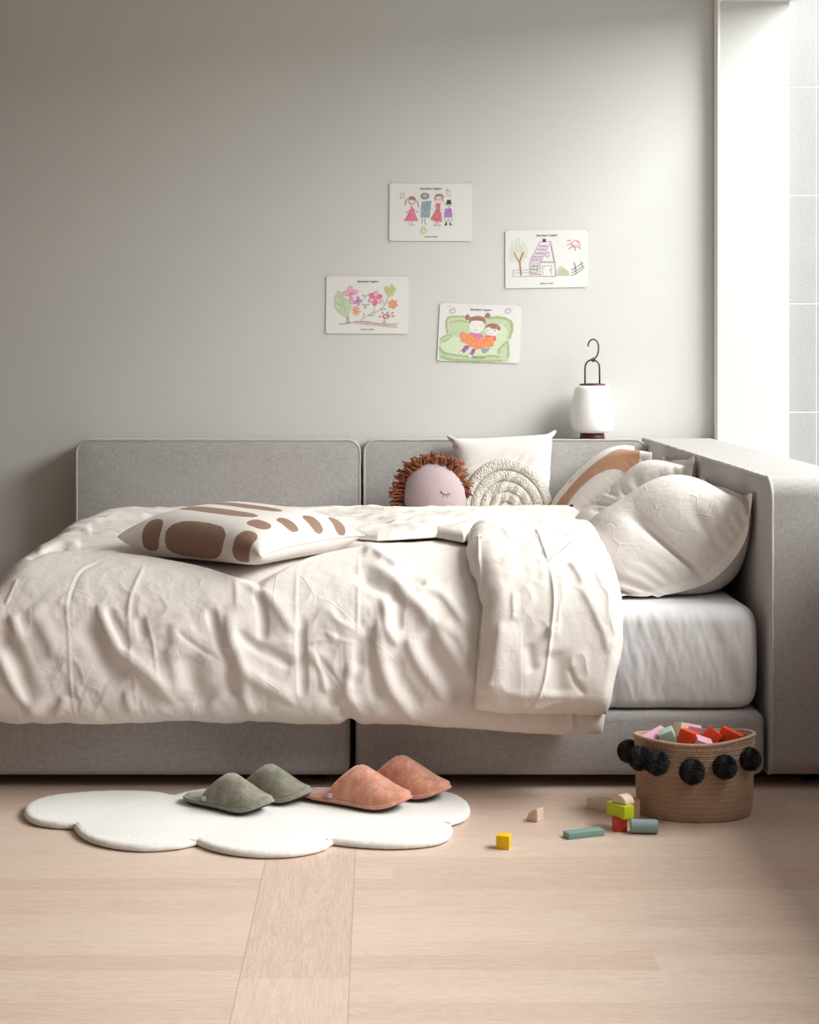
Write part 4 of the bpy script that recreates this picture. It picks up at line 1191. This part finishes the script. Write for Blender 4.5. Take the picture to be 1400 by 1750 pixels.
def flowers(line, fill, ell):
    fill([(250,275),(300,310),(335,390),(420,440),(435,520),(390,655),(350,665),(205,540),(192,400),(215,320)], 'leaf', True)
    line([(250,275),(195,400),(205,540),(345,665),(395,655)], 'green', 7); line([(250,275),(330,380),(420,440),(435,520),(395,650)], 'green', 7)
    line([(265,350),(320,460),(365,640)], 'mint', 7); line([(235,480),(320,525)], 'mint', 9); fill([(375,660),(408,655),(418,770),(365,772)], 'green')
    for a, l, w_ in ((-1.6,85,42),(-.35,95,36),(3.3,95,36),(1.3,95,36)): 
        cx_, cy_ = 430+math.cos(a)*l*.7, 335+math.sin(a)*l*.9; ell(cx_, cy_, l*.62, w_, 'softpink', True, 8, a); ell(cx_, cy_, l*.62, w_, 'magenta', False, 5, a)
    line([(380,350),(430,340),(490,300)], 'magenta', 14); line([(425,300),(440,420)], 'magenta', 12)
    for a in (-1.57, 0, 1.4, 2.6): ell(542+math.cos(a)*38, 430+math.sin(a)*38, 34, 24, 'lilac', True, 8, a)
    ell(540, 430, 22, 26, 'purple')
    for i in range(8): a = i*math.pi/4+.2; line([(515,580),(515+68*math.cos(a),580+78*math.sin(a))], 'orange', 30, False, False)
    for i in range(6): a = i*math.pi/3-.4; ell(803+math.cos(a)*62, 393+math.sin(a)*62, 46, 34, 'softpink' if i % 2 else 'pink', True, 8, a); ell(803+math.cos(a)*62, 393+math.sin(a)*62, 46, 34, 'rose', False, 8, a)
    ell(803, 393, 10, 10, 'softpink')
    fill([(945,220),(980,205),(1010,240),(1045,175),(1075,190),(1085,240),(1115,215),(1105,270),(1070,350),(1010,372),(965,320),(945,270)], 'olive')
    for i in range(6): a = i*math.pi/3+.3; ell(1068+math.cos(a)*42, 480+math.sin(a)*42, 32, 24, 'orange', True, 8, a)
    line([(1000,375),(960,470),(900,540),(830,590),(740,620),(650,670),(580,725)], 'green', 10)
    line([(925,395),(935,480)], 'leaf', 22); line([(870,560),(970,550)], 'green', 20); line([(805,515),(785,600)], 'leaf', 20); line([(700,655),(790,640)], 'green', 26); line([(635,605),(635,680)], 'leaf', 18)
    line([(600,345),(650,355),(710,342)], 'green', 12); line([(650,355),(648,400)], 'green', 14); line([(600,485),(715,485)], 'green', 22); line([(655,490),(655,545)], 'green', 28)
    fill([(470,760),(560,740),(680,745),(800,770),(960,780),(1100,778),(1145,825),(1040,825),(800,795),(600,775)], 'dirt')
    line([(250,780),(370,770),(500,742),(640,738),(800,762),(950,775),(1090,778),(1155,760)], 'brown', 8)
    line([(945,700),(942,765)], 'green', 14); line([(905,735),(942,750),(975,738)], 'green', 9)
    ell(962, 665, 42, 28, 'deepred', False, 13); line([(950,690),(975,650)], 'deepred', 8)
    for a, b in (((925,655),(870,665)), ((935,640),(908,605)), ((975,640),(988,602)), ((1005,640),(1062,610)), ((1005,655),(1075,655))): line([a, b], 'deepred', 8); ell(b[0], b[1], 13, 11, 'deepred')
def reading(line, fill, ell):
    fill([(200,330),(240,288),(470,282),(560,290),(800,300),(1000,298),(1150,330),(1205,390),(1200,520),(1145,640),(1150,850),(1130,930),(1040,970),(180,940),(100,880),(85,760),(110,680),(100,620),(150,575),(210,540),(195,420)], 'leaf', True)
    fill([(280,590),(560,600),(900,600),(1080,620),(1040,690),(950,790),(950,850),(820,880),(620,885),(330,850),(150,790),(130,690),(230,640)], 'lightgreen', True)
    fill([(880,420),(1010,405),(1080,450),(1105,540),(1070,640),(960,660),(850,560)], 'lightgreen', True)
    for p, w_ in (([(215,545),(200,400),(225,310),(300,290),(480,290)], 26), ([(240,380),(400,350),(520,375)], 22), ([(110,640),(180,580),(270,560),(240,620),(150,670)], 22), ([(820,310),(1010,305),(1150,360),(1180,480),(1140,620)], 40),
                  ([(100,760),(160,830),(300,860),(560,890),(860,880),(1010,900)], 30), ([(110,880),(300,935),(700,950),(1040,950)], 34), ([(1130,660),(1020,740),(980,840)], 24), ([(1130,700),(1120,900)], 44)): line(p, 'green', w_)
    # boy
    fill([(720,770),(860,755),(820,810),(770,845),(730,825)], 'blue'); ell(880, 500, 92, 78, 'white'); fill([(775,480),(800,420),(870,392),(950,400),(1005,450),(995,500),(955,478),(870,470),(830,445)], 'hair', True)
    ell(990, 525, 14, 14, 'white'); ell(820, 497, 6, 14, 'black'); ell(925, 500, 10, 14, 'hair'); line([(840,540),(860,548),(880,538)], 'rose', 7); fill([(765,600),(800,570),(940,580),(945,640),(915,665),(780,640)], 'scarlet')
    # girl
    fill([(540,530),(730,545),(765,600),(690,640),(560,600)], 'magenta'); ell(650, 430, 112, 108, 'white'); fill([(540,400),(545,320),(620,285),(720,283),(780,320),(790,400),(740,360),(650,350),(580,360)], 'hair', True)
    fill([(480,300),(510,255),(545,275),(560,320),(500,345)], 'hair', True); fill([(770,290),(800,235),(850,245),(855,290),(810,315)], 'hair', True)
    ell(583, 420, 7, 7, 'grey'); ell(710, 422, 7, 9, 'grey'); line([(615,485),(640,500),(665,482)], 'grey', 6); line([(628,460),(650,460)], 'grey', 5)
    fill([(480,720),(560,725),(520,780),(455,840),(415,810)], 'violet'); fill([(590,770),(645,775),(620,830),(590,885),(545,860)], 'violet')
    ell(420, 828, 32, 20, 'white'); ell(420, 828, 32, 20, 'lilac', False, 6); ell(553, 878, 35, 20, 'white'); ell(553, 878, 35, 20, 'lilac', False, 6)
    fill([(420,510),(560,560),(690,640),(690,775),(640,775),(410,650)], 'vivid'); fill([(690,640),(780,605),(915,580),(905,735),(660,778)], 'vivid'); line([(690,640),(672,770)], 'orange', 10)
    line([(690,642),(800,606),(912,585)], 'orange', 8); line([(405,600),(415,530)], 'hair', 9)
    for ax in (285, 1115):
        line([(ax-2,185),(ax-25,190),(ax-32,215),(ax,240),(ax+40,225),(ax+45,180),(ax+22,160),(ax+2,180),(ax,195),(ax+12,200)], 'lilac', 8)
    line([(225,130),(240,150)], 'grey', 6); line([(255,110),(268,145)], 'lilac', 7); line([(1200,235),(1212,240)], 'grey', 5); line([(1190,165),(1205,172)], 'grey', 5)
drawing(655, 305, [(95,75),(1330,75),(1325,940),(90,935)], 'taped paper with a crayon family of four standing figures, the topmost drawing', family)
drawing(855, 385, [(75,80),(1310,65),(1305,925),(75,945)], 'taped paper with a crayon house, tree, fence and pink sun', house)
drawing(550, 465, [(70,60),(1305,65),(1290,925),(60,920)], 'taped paper with crayon flowers and a big green leaf, the leftmost drawing', flowers)
drawing(740, 508, [(105,85),(1330,130),(1290,990),(60,950)], 'taped paper with two crayon children reading an orange book on a green sofa', reading)

# ------------------------------------------------------------------ cloud rug
def rug():
    Z = .017
    px = [(42,1381),(52,1369),(85,1358),(150,1351),(215,1349),(265,1351),(298,1357),(318,1351),(360,1345),(430,1342),(500,1344),(545,1348),(600,1341),(660,1338),(720,1343),(768,1352),(795,1364),(803,1380),(795,1393),(770,1402),
          (769,1403),(773,1414),(764,1427),(735,1436),(680,1440),(620,1438),(572,1433),(569,1433),(550,1444),(505,1453),(450,1455),(400,1451),(362,1443),(338,1434),(336,1434),(300,1441),(240,1444),(180,1437),(142,1424),(127,1408),(126,1406),(95,1405),(62,1400),(46,1392)]
    cusp = {6, 11, 20, 27, 34, 40}
    P = np.array([((x-VX)/((y-VY)/(H_EYE-Z)), FPX/((y-VY)/(H_EYE-Z))) for x, y in px])
    n = len(P); out = []
    order = sorted(cusp); 
    for a, b in zip(order, order[1:]+[order[0]+n]):
        seg = [P[i % n] for i in range(a, b+1)]; out += list(catmull(seg, 12*(b-a)))[:-1]
    P = np.array(out); m = len(P); ctr = np.array([(420-VX)/745, FPX/745])
    # offset rings inward by shrinking along normals
    t = np.roll(P, -1, 0)-np.roll(P, 1, 0); nrm = np.stack([t[:, 1], -t[:, 0]], -1); nrm /= np.linalg.norm(nrm, axis=1)[:, None]+1e-9
    if ((P-ctr)*nrm).sum() < 0: nrm = -nrm
    for _ in range(3): nrm = (nrm+np.roll(nrm, 1, 0)+np.roll(nrm, -1, 0)); nrm /= np.linalg.norm(nrm, axis=1)[:, None]
    bm = bmesh.new(); rings = []
    for ins, z in ((.006, .0008), (.0, .004), (-.001, .009), (.002, .0135), (.007, .0162), (.014, .0172)):
        Q = P-nrm*ins; rings.append([bm.verts.new((x+random.uniform(-.0006, .0006), y+random.uniform(-.0006, .0006), z+random.uniform(-.0006, .0006)*(.002 < z < .017))) for x, y in Q])
    for A, B in zip(rings, rings[1:]):
        for k in range(m): bm.faces.new((A[k], A[(k+1) % m], B[(k+1) % m], B[k]))
    from mathutils.geometry import delaunay_2d_cdt
    for R_, zz in ((rings[-1], .0172), (rings[0], .0008)):
        pts = [Vector((v.co.x, v.co.y)) for v in R_]
        vo_, _, fo_, _, _, _ = delaunay_2d_cdt(pts, [(i, (i+1) % m) for i in range(m)], [], 1, 1e-5)
        nv = [bm.verts.new((q.x, q.y, zz)) for q in vo_]
        for f in fo_:
            try: bm.faces.new([nv[i] for i in f])
            except ValueError: pass
    bmesh.ops.remove_doubles(bm, verts=bm.verts[:], dist=.0001)
    bmesh.ops.recalc_face_normals(bm, faces=bm.faces[:])
    # short wool ends standing out of the bound edge
    RR = random.Random(11)
    for q in range(9000):
        i = RR.randrange(m); f = RR.random(); a = P[i]*(1-f)+P[(i+1) % m]*f; nn = nrm[i]
        z = RR.uniform(.003, .0165); o = .0005 if z < .012 else .0045
        b0 = Vector((a[0]-nn[0]*(o+.001), a[1]-nn[1]*(o+.001), z)); tp = b0+Vector((nn[0]+RR.uniform(-.8, .8), nn[1]+RR.uniform(-.8, .8), RR.uniform(-.3, .7)))*RR.uniform(.0015, .0035)
        e = Vector((-nn[1], nn[0], 0))*.0005
        bm.faces.new((bm.verts.new(b0-e), bm.verts.new(b0+e), bm.verts.new(tp)))
    k = N('white_wool_pile'); v = k.coord(); f = k.noise(v, 420, 4, .7); g = k.noise(v, 6, 3)
    vo = k.n('ShaderNodeTexVoronoi'); k.l(v, vo.inputs['Vector']); vo.inputs['Scale'].default_value = 700
    pile = k.noise(v, 130, 5, .8); k.set(k.mix(k.math('ADD', k.math('MULTIPLY', g, .35), k.math('MULTIPLY', pile, .6)), srgb(234, 228, 223), srgb(253, 250, 247)), .97, .08, .3); k.bump(k.math('ADD', f, k.math('MULTIPLY', pile, 1.5)), .45, .003)
    o = link('cloud_rug', from_bm(bm), k.m); tag(o, 'white wool rug in the shape of a cloud on the wooden floor', 'rug')
rug()

# ------------------------------------------------------------------ slippers
def slipper_parts(L, Wd, hs=1.0):
    """local space: toe towards +x, heel at x=0, sole on z=0"""
    st = np.linspace(0, 1, 60)
    half = lambda u: Wd/2*np.interp(u, [0, .02, .06, .15, .3, .5, .68, .8, .9, .96, 1.0], [0, .34, .58, .76, .80, .86, 1.0, .97, .76, .48, 0])
    lift = lambda u: .020*max(0, (u-.72)/.28)**2
    def slab(z0, z1, grow=1.0):
        bm = bmesh.new(); rings = []
        us = np.concatenate([1-np.cos(np.linspace(0, math.pi/2, 14)), ]) * .12
        U = np.concatenate([us, np.linspace(.13, .87, 30), 1-us[::-1]])
        outl = [(u, 1) for u in U]+[(u, -1) for u in U[::-1]]
        pts = []
        for u, s in outl:
            h = float(half(u)); pts.append((u*L, s*h, lift(u)))
        c = np.array([L/2, 0])
        for ins, z in ((.004, z0), (.0, z0+(z1-z0)*.3), (.0, z0+(z1-z0)*.7), (.003, z1)):
            rings.append([bm.verts.new((c[0]+(x-c[0])*(grow-ins/(L/2)), y*(grow-ins/(Wd/2)), z+l)) for x, y, l in pts])
        m = len(pts)
        for A, B in zip(rings, rings[1:]):
            for k in range(m):
                bm.faces.new((A[k], A[(k+1) % m], B[(k+1) % m], B[k]))
        n = m//2
        for R_ in (rings[0], rings[-1]):
            for k in range(n-1): bm.faces.new((R_[k], R_[k+1], R_[m-2-k], R_[m-1-k]))
        bmesh.ops.remove_doubles(bm, verts=bm.verts[:], dist=.0002)
        bmesh.ops.recalc_face_normals(bm, faces=bm.faces[:]); return bm
    sole = slab(0, .006, .93); foot = slab(.0055, .017, 1.0)
    # upper: arches from the opening (u=.36) to the toe, leaning back at the opening
    bm = bmesh.new(); rows = []; nu, na = 34, 28
    for i in range(nu+1):
        f = i/nu; row = []
        for j in range(na+1):
            a = math.pi*j/na; sn = math.sin(a); cs = math.cos(a)
            ub = .29+.71*f                      # where the arch meets the sole
            ut = .50+.50*f**.97                    # where its crown is
            u = ub+(ut-ub)*sn**1.2
            if f > .93: u = min(u, .998)
            w_ = float(half(min(ub, .9995)))*(1.03)
            hgt = np.interp(f, [0, .07, .16, .35, .6, .8, .92, .97, 1], [.086*hs, .092*hs, .090*hs, .076*hs, .054*hs, .036*hs, .024*hs, .014, .002])
            row.append(bm.verts.new((u*L, cs*w_*(1-.05*sn), .013+float(lift(ub))+hgt*sn**.85)))
        rows.append(row)
    for A, B in zip(rows, rows[1:]):
        for j in range(na): bm.faces.new((A[j], A[j+1], B[j+1], B[j]))
    bmesh.ops.remove_doubles(bm, verts=bm.verts[:], dist=.0002)
    bmesh.ops.recalc_face_normals(bm, faces=bm.faces[:])
    # raised rim along the sole
    U = np.linspace(.0, 1, 70); path = [(u*L, float(half(u))*1.015, .0125+float(lift(u))) for u in U]+[(u*L, -float(half(u))*1.015, .0125+float(lift(u))) for u in U[::-1][1:-1]]
    rim = bmesh.new(); tube_bm(rim, path, .0042, 7, closed=True)
    op = bmesh.new(); tube_bm(op, [v.co.copy() for v in rows[0] if v.is_valid], .0022, 6)
    return foot, sole, bm, rim, op
def felt(name, col, dk):
    k = N(name); v = k.coord(); f = k.noise(v, 190, 5, .85); g = k.noise(v, 45, 4, .6)
    fac = k.math('MULTIPLY', k.math('ADD', f, g), .5)
    r = k.n('ShaderNodeMapRange'); k.l(fac, r.inputs[0]); r.inputs[1].default_value = .40; r.inputs[2].default_value = .60
    k.set(k.mix(r.outputs[0], dk, col), 1.0, .05, .6); k.bump(fac, .9, .004); return k.m
fg = felt('sage_green_felt', srgb(158, 153, 136), srgb(118, 114, 98)); fo = felt('salmon_orange_felt', srgb(232, 168, 144), srgb(198, 126, 100))
soleg = plain('dark_grey_sole', srgb(70, 70, 74), .8, .2)
RZ = .0178
def slipper(L, Wd, heel, yaw, mat, label, group, tab=True, hs=.74):
    t = empty('slipper', (heel[0], heel[1], RZ), label, 'slipper', group)
    t.rotation_euler = (0, 0, yaw)
    f, s, u, rim, op = slipper_parts(L, Wd, hs)
    Wm = parent_world(t)
    def L2(n, b, m, parent=t):
        me = from_bm(b); me.transform(Wm); return link(n, me, m, parent)
    L2('insole', f, mat); L2('outsole', s, soleg)
    o = L2('upper', u, mat); so = o.modifiers.new('thick', 'SOLIDIFY'); so.thickness = .004; so.offset = -1
    L2('edge_binding', rim, mat); L2('opening_edge', op, mat)
    if tab:
        hw = Wd/2*.80*1.03
        bm = box_bm(.315*L, .315*L+.012, -hw-.004, -hw+.002, .018, .029, .001, 1)
        L2('label_tab', bm, plain('grey_woven_tab', srgb(196, 196, 196), .8))
    return t
def fl(px, py):   # floor point on the rug top
    s = (py-VY)/(H_EYE-RZ); return ((px-VX)/s, FPX/s)
h1 = fl(321, 1367); slipper(.242, .096, h1, math.radians(-34), fg, 'sage green felt slipper on the rug, nearer of the green pair', 'sage green slippers')
h2 = fl(398, 1348); slipper(.242, .096, (h1[0]+.082, h1[1]+.085), math.radians(-33), fg, 'sage green felt slipper on the rug, half hidden behind its twin', 'sage green slippers')
h3 = fl(522, 1361); slipper(.278, .110, h3, math.radians(-29), fo, 'salmon orange felt slipper on the rug, nearer of the orange pair', 'salmon orange slippers', hs=.86)
slipper(.278, .110, (h3[0]+.098, h3[1]+.10), math.radians(-31), fo, 'salmon orange felt slipper on the rug, behind its twin by the sofa', 'salmon orange slippers', hs=.86)

# ------------------------------------------------------------------ toy blocks on the floor
def paint(name, rgb): return plain(name, srgb(*rgb), .5, .35, .04, 150, .12)
BM = dict(yellow=paint('yellow_block_paint', (238, 192, 20)), natural=paint('natural_beech', (226, 200, 182)), teal=paint('teal_block_paint', (128, 164, 156)), lime=paint('lime_block_paint', (196, 208, 30)),
          red=paint('red_block_paint', (208, 62, 44)), blue=paint('grey_blue_block_paint', (146, 166, 170)), orange=paint('orange_red_block_paint', (232, 74, 36)), pink=paint('pink_block_paint', (236, 176, 198)),
          cream=paint('cream_block_paint', (224, 208, 184)), salmon=paint('tan_beech', (206, 160, 136)), mint=paint('pale_mint_block_paint', (176, 198, 190)))
def block(shape, dims, loc, rot, mat, label, group=None, name='toy_block'):
    a, b, c = dims
    if shape == 'box': bm = box_bm(-a/2, a/2, -b/2, b/2, 0, c, .0016, 2)
    elif shape == 'cyl':
        bm = bmesh.new(); bmesh.ops.create_cone(bm, cap_ends=True, segments=40, radius1=b/2, radius2=b/2, depth=a)
        bmesh.ops.bevel(bm, geom=[e for e in bm.edges if abs(e.verts[0].co.z-e.verts[1].co.z) < 1e-5], offset=.0015, segments=2, affect='EDGES')
        bmesh.ops.rotate(bm, verts=bm.verts, cent=(0, 0, 0), matrix=Matrix.Rotation(math.pi/2, 3, 'Y')); bmesh.ops.translate(bm, vec=(0, 0, b/2), verts=bm.verts)
    else:
        # half or quarter round: profile in XZ, extruded along Y
        pr = []
        if shape == 'half': pr = [(a/2*math.cos(math.pi*q/20), c*math.sin(math.pi*q/20)) for q in range(21)]
        else: pr = [(a/2, 0)]+[(a/2-a*math.sin(math.pi/2*q/14), c*math.cos(math.pi/2*q/14)) for q in range(15)]
        bm = bmesh.new(); f0 = [bm.verts.new((x, -b/2, z)) for x, z in pr]; f1 = [bm.verts.new((x, b/2, z)) for x, z in pr]
        bm.faces.new(f0); bm.faces.new(f1[::-1]); m = len(pr)
        for i in range(m): bm.faces.new((f0[i], f1[i], f1[(i+1) % m], f0[(i+1) % m]))
        bmesh.ops.recalc_face_normals(bm, faces=bm.faces[:])
        sh = [e for e in bm.edges if len(e.link_faces) == 2 and e.calc_face_angle(0) > .7]
        bmesh.ops.bevel(bm, geom=sh, offset=.0012, segments=2, affect='EDGES')
    me = from_bm(bm); o = link(name, me, mat); autosmooth(o, 30)
    o.location = loc; o.rotation_euler = rot
    return tag(o, label, 'toy block', group)
def g0(px, py, z=0): s = (py-VY)/(H_EYE-z); return ((px-VX)/s, FPX/s)
D = math.radians
c = g0(861, 1449); block('box', (.0285, .0285, .029), (c[0], c[1], 0), (0, 0, D(-14)), BM['yellow'], 'yellow wooden cube alone on the floor')
c = g0(914, 1402); block('quarter', (.0285, .0285, .029), (c[0]+.001, c[1], 0), (0, 0, D(-38)), BM['natural'], 'natural wood quarter-round block on the floor, left of the basket')
c = g0(998, 1429); block('box', (.089, .0285, .0135), (c[0], c[1], 0), (0, 0, D(22)), BM['teal'], 'flat teal wooden bar lying on the floor in front of the stacked blocks')
c = g0(1032, 1386); block('box', (.075, .0285, .027), (c[0], c[1]+.005, 0), (0, 0, D(-42)), BM['cream'], 'cream wooden bar on the floor behind the red cube')
c = g0(1059, 1419); block('box', (.0285, .0285, .029), (c[0], c[1], 0), (0, 0, D(4)), BM['red'], 'red wooden cube on the floor under the lime block')
rc = c
block('box', (.060, .0285, .029), (c[0]+.003, c[1]+.008, .0292), (0, 0, D(-57)), BM['lime'], 'lime green wooden block balanced on the red cube')
block('half', (.042, .030, .019), (c[0]+.010, c[1]+.012, .0584), (0, 0, D(-50)), BM['natural'], 'natural wood half-round block on top of the lime block')
c = g0(1081, 1401); block('box', (.030, .0285, .046), (c[0], c[1]+.01, 0), (0, 0, D(10)), BM['salmon'], 'tan wooden block standing on the floor behind the grey cylinder')
c = g0(1101, 1424); block('cyl', (.060, .031, 0), (c[0], c[1], 0), (0, 0, D(-4)), BM['blue'], 'grey blue wooden cylinder lying on the floor')

# ------------------------------------------------------------------ basket
def basket():
    s = 739; cx, cy = (1187-VX)/s, FPX/s; RXb, RYb, Hb = .135, .100, .176
    t = empty('woven_basket', (cx, cy, 0), 'round jute rope basket with black pompoms, full of toy blocks, by the armrest', 'basket')
    def jute():
        k = N('jute_rope'); v = k.coord(); sp = k.n('ShaderNodeTexCoord'); sx = k.n('ShaderNodeSeparateXYZ'); k.l(sp.outputs['Object'], sx.inputs[0])
        ang = k.math('ARCTAN2', sx.outputs[1], sx.outputs[0])
        row = k.math('FRACT', k.math('DIVIDE', sx.outputs[2], .0115))
        vee = k.math('ABSOLUTE', k.math('SUBTRACT', row, .5))
        br = k.math('SINE', k.math('ADD', k.math('MULTIPLY', ang, 120.0), k.math('MULTIPLY', vee, 9.0)))
        n_ = k.noise(v, 350, 3, .7)
        h = k.math('ADD', k.math('MULTIPLY', br, .35), k.math('ADD', n_, k.math('MULTIPLY', k.math('SINE', k.math('MULTIPLY', row, 6.283)), .25)))
        big = k.noise(v, 22, 3)
        c_ = k.mix(k.math('MULTIPLY_ADD', h, .3, k.math('MULTIPLY', big, .5)), srgb(172, 136, 112), srgb(224, 190, 164))
        k.set(c_, .95, .1, .2); k.bump(h, .7, .003); return k.m
    jm = jute()
    # walls: stacked rope courses with a real corrugation
    na = 160; rows = []; zs = []
    prof_ = []
    course = .0115/2
    nz = int(Hb/course*6)
    for i in range(nz+1):
        z = Hb*i/nz; r_ = np.interp(z, [0, .006, .02, .05, .10, .15, Hb], [.915, .95, .975, .985, .985, .99, 1.0]); cor = .0011*abs(math.sin(math.pi*z/course))
        prof_.append((r_, z, cor))
    bm = bmesh.new(); rr = []
    def rimz(a): return .006*math.sin(a*1+2.6)+.005*math.cos(2*a)      # soft, uneven rim
    def pt(r_, z, off, a):
        sq = 1+.035*math.cos(2*a+.3)*0+.03*math.cos(4*a+.5)*(z/Hb)
        return (cx+(RXb*r_*sq+off)*math.cos(a), cy+(RYb*r_*sq+off)*math.sin(a), z+rimz(a)*(z/Hb)**2)
    for r_, z, cor in prof_: rr.append([bm.verts.new(pt(r_, z, cor, 2*math.pi*k/na)) for k in range(na)])
    for q in range(1, 5): rr.append([bm.verts.new(pt(1, Hb, -.0035+.0035*math.cos(math.pi*q/4), 2*math.pi*k/na)) for k in range(na)]); 
    for i in range(18): 
        z = Hb-(Hb-.008)*(i+1)/18; rr.append([bm.verts.new(pt(np.interp(z, [0, .02, Hb], [.93, .97, 1]), z, -.0075, 2*math.pi*k/na)) for k in range(na)])
    for A, B in zip(rr, rr[1:]):
        for k in range(na): bm.faces.new((A[k], A[(k+1) % na], B[(k+1) % na], B[k]))
    bm.faces.new(rr[-1]); bm.faces.new(rr[0][::-1])
    bmesh.ops.recalc_face_normals(bm, faces=bm.faces[:])
    link('basket_wall', from_bm(bm), jm, t)
    bm = bmesh.new(); tube_bm(bm, [pt(1, Hb, -.0022, 2*math.pi*k/na) for k in range(na)], .0048, 8, closed=True)
    link('rim', from_bm(bm), jm, t)
    pm = plain('black_yarn', srgb(44, 43, 46), 1.0, .05, .25, 400, .6, .3)
    R = random.Random(2)
    def z_of(py, y): return H_EYE-(py-VY)*y/FPX
    for px, py, rad, side in ((1075, 1284, .0275, 1), (1094, 1296, .0285, -1), (1123, 1304, .0285, -1), (1183, 1319, .0295, -1), (1239, 1311, .0285, -1), (1281, 1297, .0275, -1)):
        x = (px-VX)/s-cx; xx = max(-1, min(1, x/(RXb+.014)))
        y = side*(RYb+.018)*math.sqrt(max(0, 1-xx*xx))
        if abs(xx) >= .99: y = .02*side
        Y = cy+y; X = (px-VX)*Y/FPX; Zc = z_of(py, Y)
        bm = bmesh.new(); bmesh.ops.create_icosphere(bm, subdivisions=3, radius=rad*.80)
        nf = 1500
        for i in range(nf):
            zz = 1-2*(i+.5)/nf; a = i*2.39996; r2 = math.sqrt(1-zz*zz); d = Vector((r2*math.cos(a), r2*math.sin(a), zz))
            d = (d+Vector((R.uniform(-.12, .12), R.uniform(-.12, .12), R.uniform(-.12, .12)))).normalized()
            e = d.cross(Vector((0.3, 0.2, 1))).normalized()*.0011; f = d.cross(e).normalized()*.0011; L = rad*R.uniform(.93, 1.04)
            b0 = d*rad*.7; tp = d*L
            v = [bm.verts.new(b0+e), bm.verts.new(b0-e*.5+f*.87), bm.verts.new(b0-e*.5-f*.87), bm.verts.new(tp+e*.6), bm.verts.new(tp-e*.3+f*.5), bm.verts.new(tp-e*.3-f*.5)]
            bm.faces.new(v[3:]); 
            for q in range(3): bm.faces.new((v[q], v[(q+1) % 3], v[3+(q+1) % 3], v[3+q]))
        bmesh.ops.translate(bm, vec=(X, Y, Zc), verts=bm.verts)
        link('pompom', from_bm(bm), pm, t, False)
    # blocks heaped inside; the pile rests on hidden ones below
    items = [('box', (.060, .03, .03), (1120, 1262), .01, (D(15), D(-20), D(25)), 'pink', 'pink block at the left edge of the basket heap'),
             ('box', (.034, .034, .030), (1141, 1258), -.02, (D(10), D(-24), D(-12)), 'mint', 'pale mint block tilted in the basket, next to the cream one'),
             ('box', (.03, .03, .03), (1154, 1266), .015, (D(20), D(30), D(30)), 'teal', 'teal block between the pale mint and orange red blocks in the basket'),
             ('box', (.022, .03, .055), (1163, 1256), .0, (D(-12), D(14), D(25)), 'cream', 'cream block standing tall in the basket'),
             ('box', (.045, .03, .03), (1181, 1250), .050, (D(0), D(8), D(-10)), 'pink', 'pink block at the back of the basket, beside the cream one'),
             ('box', (.037, .037, .037), (1176, 1262), -.028, (D(-8), D(14), D(-32)), 'orange', 'orange red cube leftmost of the three in the basket'),
             ('box', (.036, .036, .034), (1216, 1259), -.012, (D(-10), D(36), D(-14)), 'orange', 'orange red cube tilted in the middle of the basket'),
             ('box', (.050, .032, .030), (1249, 1259), .012, (D(-6), D(22), D(-24)), 'orange', 'orange red block rightmost in the basket'),
             ('box', (.04, .03, .03), (1200, 1273), -.045, (D(20), D(20), D(10)), 'pink', 'pink block low at the front rim of the basket'),
             ('box', (.04, .03, .03), (1224, 1266), .04, (D(10), D(-10), D(40)), 'salmon', 'tan block behind the middle orange red cube in the basket')]
    for shp, dm, (px, py), dy, rot, col, lab in items:
        Y = cy+dy; X = (px-VX)*Y/FPX; Zc = z_of(py, Y)
        o = block(shp, dm, (0, 0, 0), rot, BM[col], lab, 'blocks in the basket')
        m3 = Matrix.Rotation(rot[2], 3, 'Z') @ Matrix.Rotation(rot[1], 3, 'Y') @ Matrix.Rotation(rot[0], 3, 'X')
        off = m3 @ Vector((0, 0, dm[2]/2)); o.location = (X-off.x, Y-off.y, Zc-off.z)
basket()
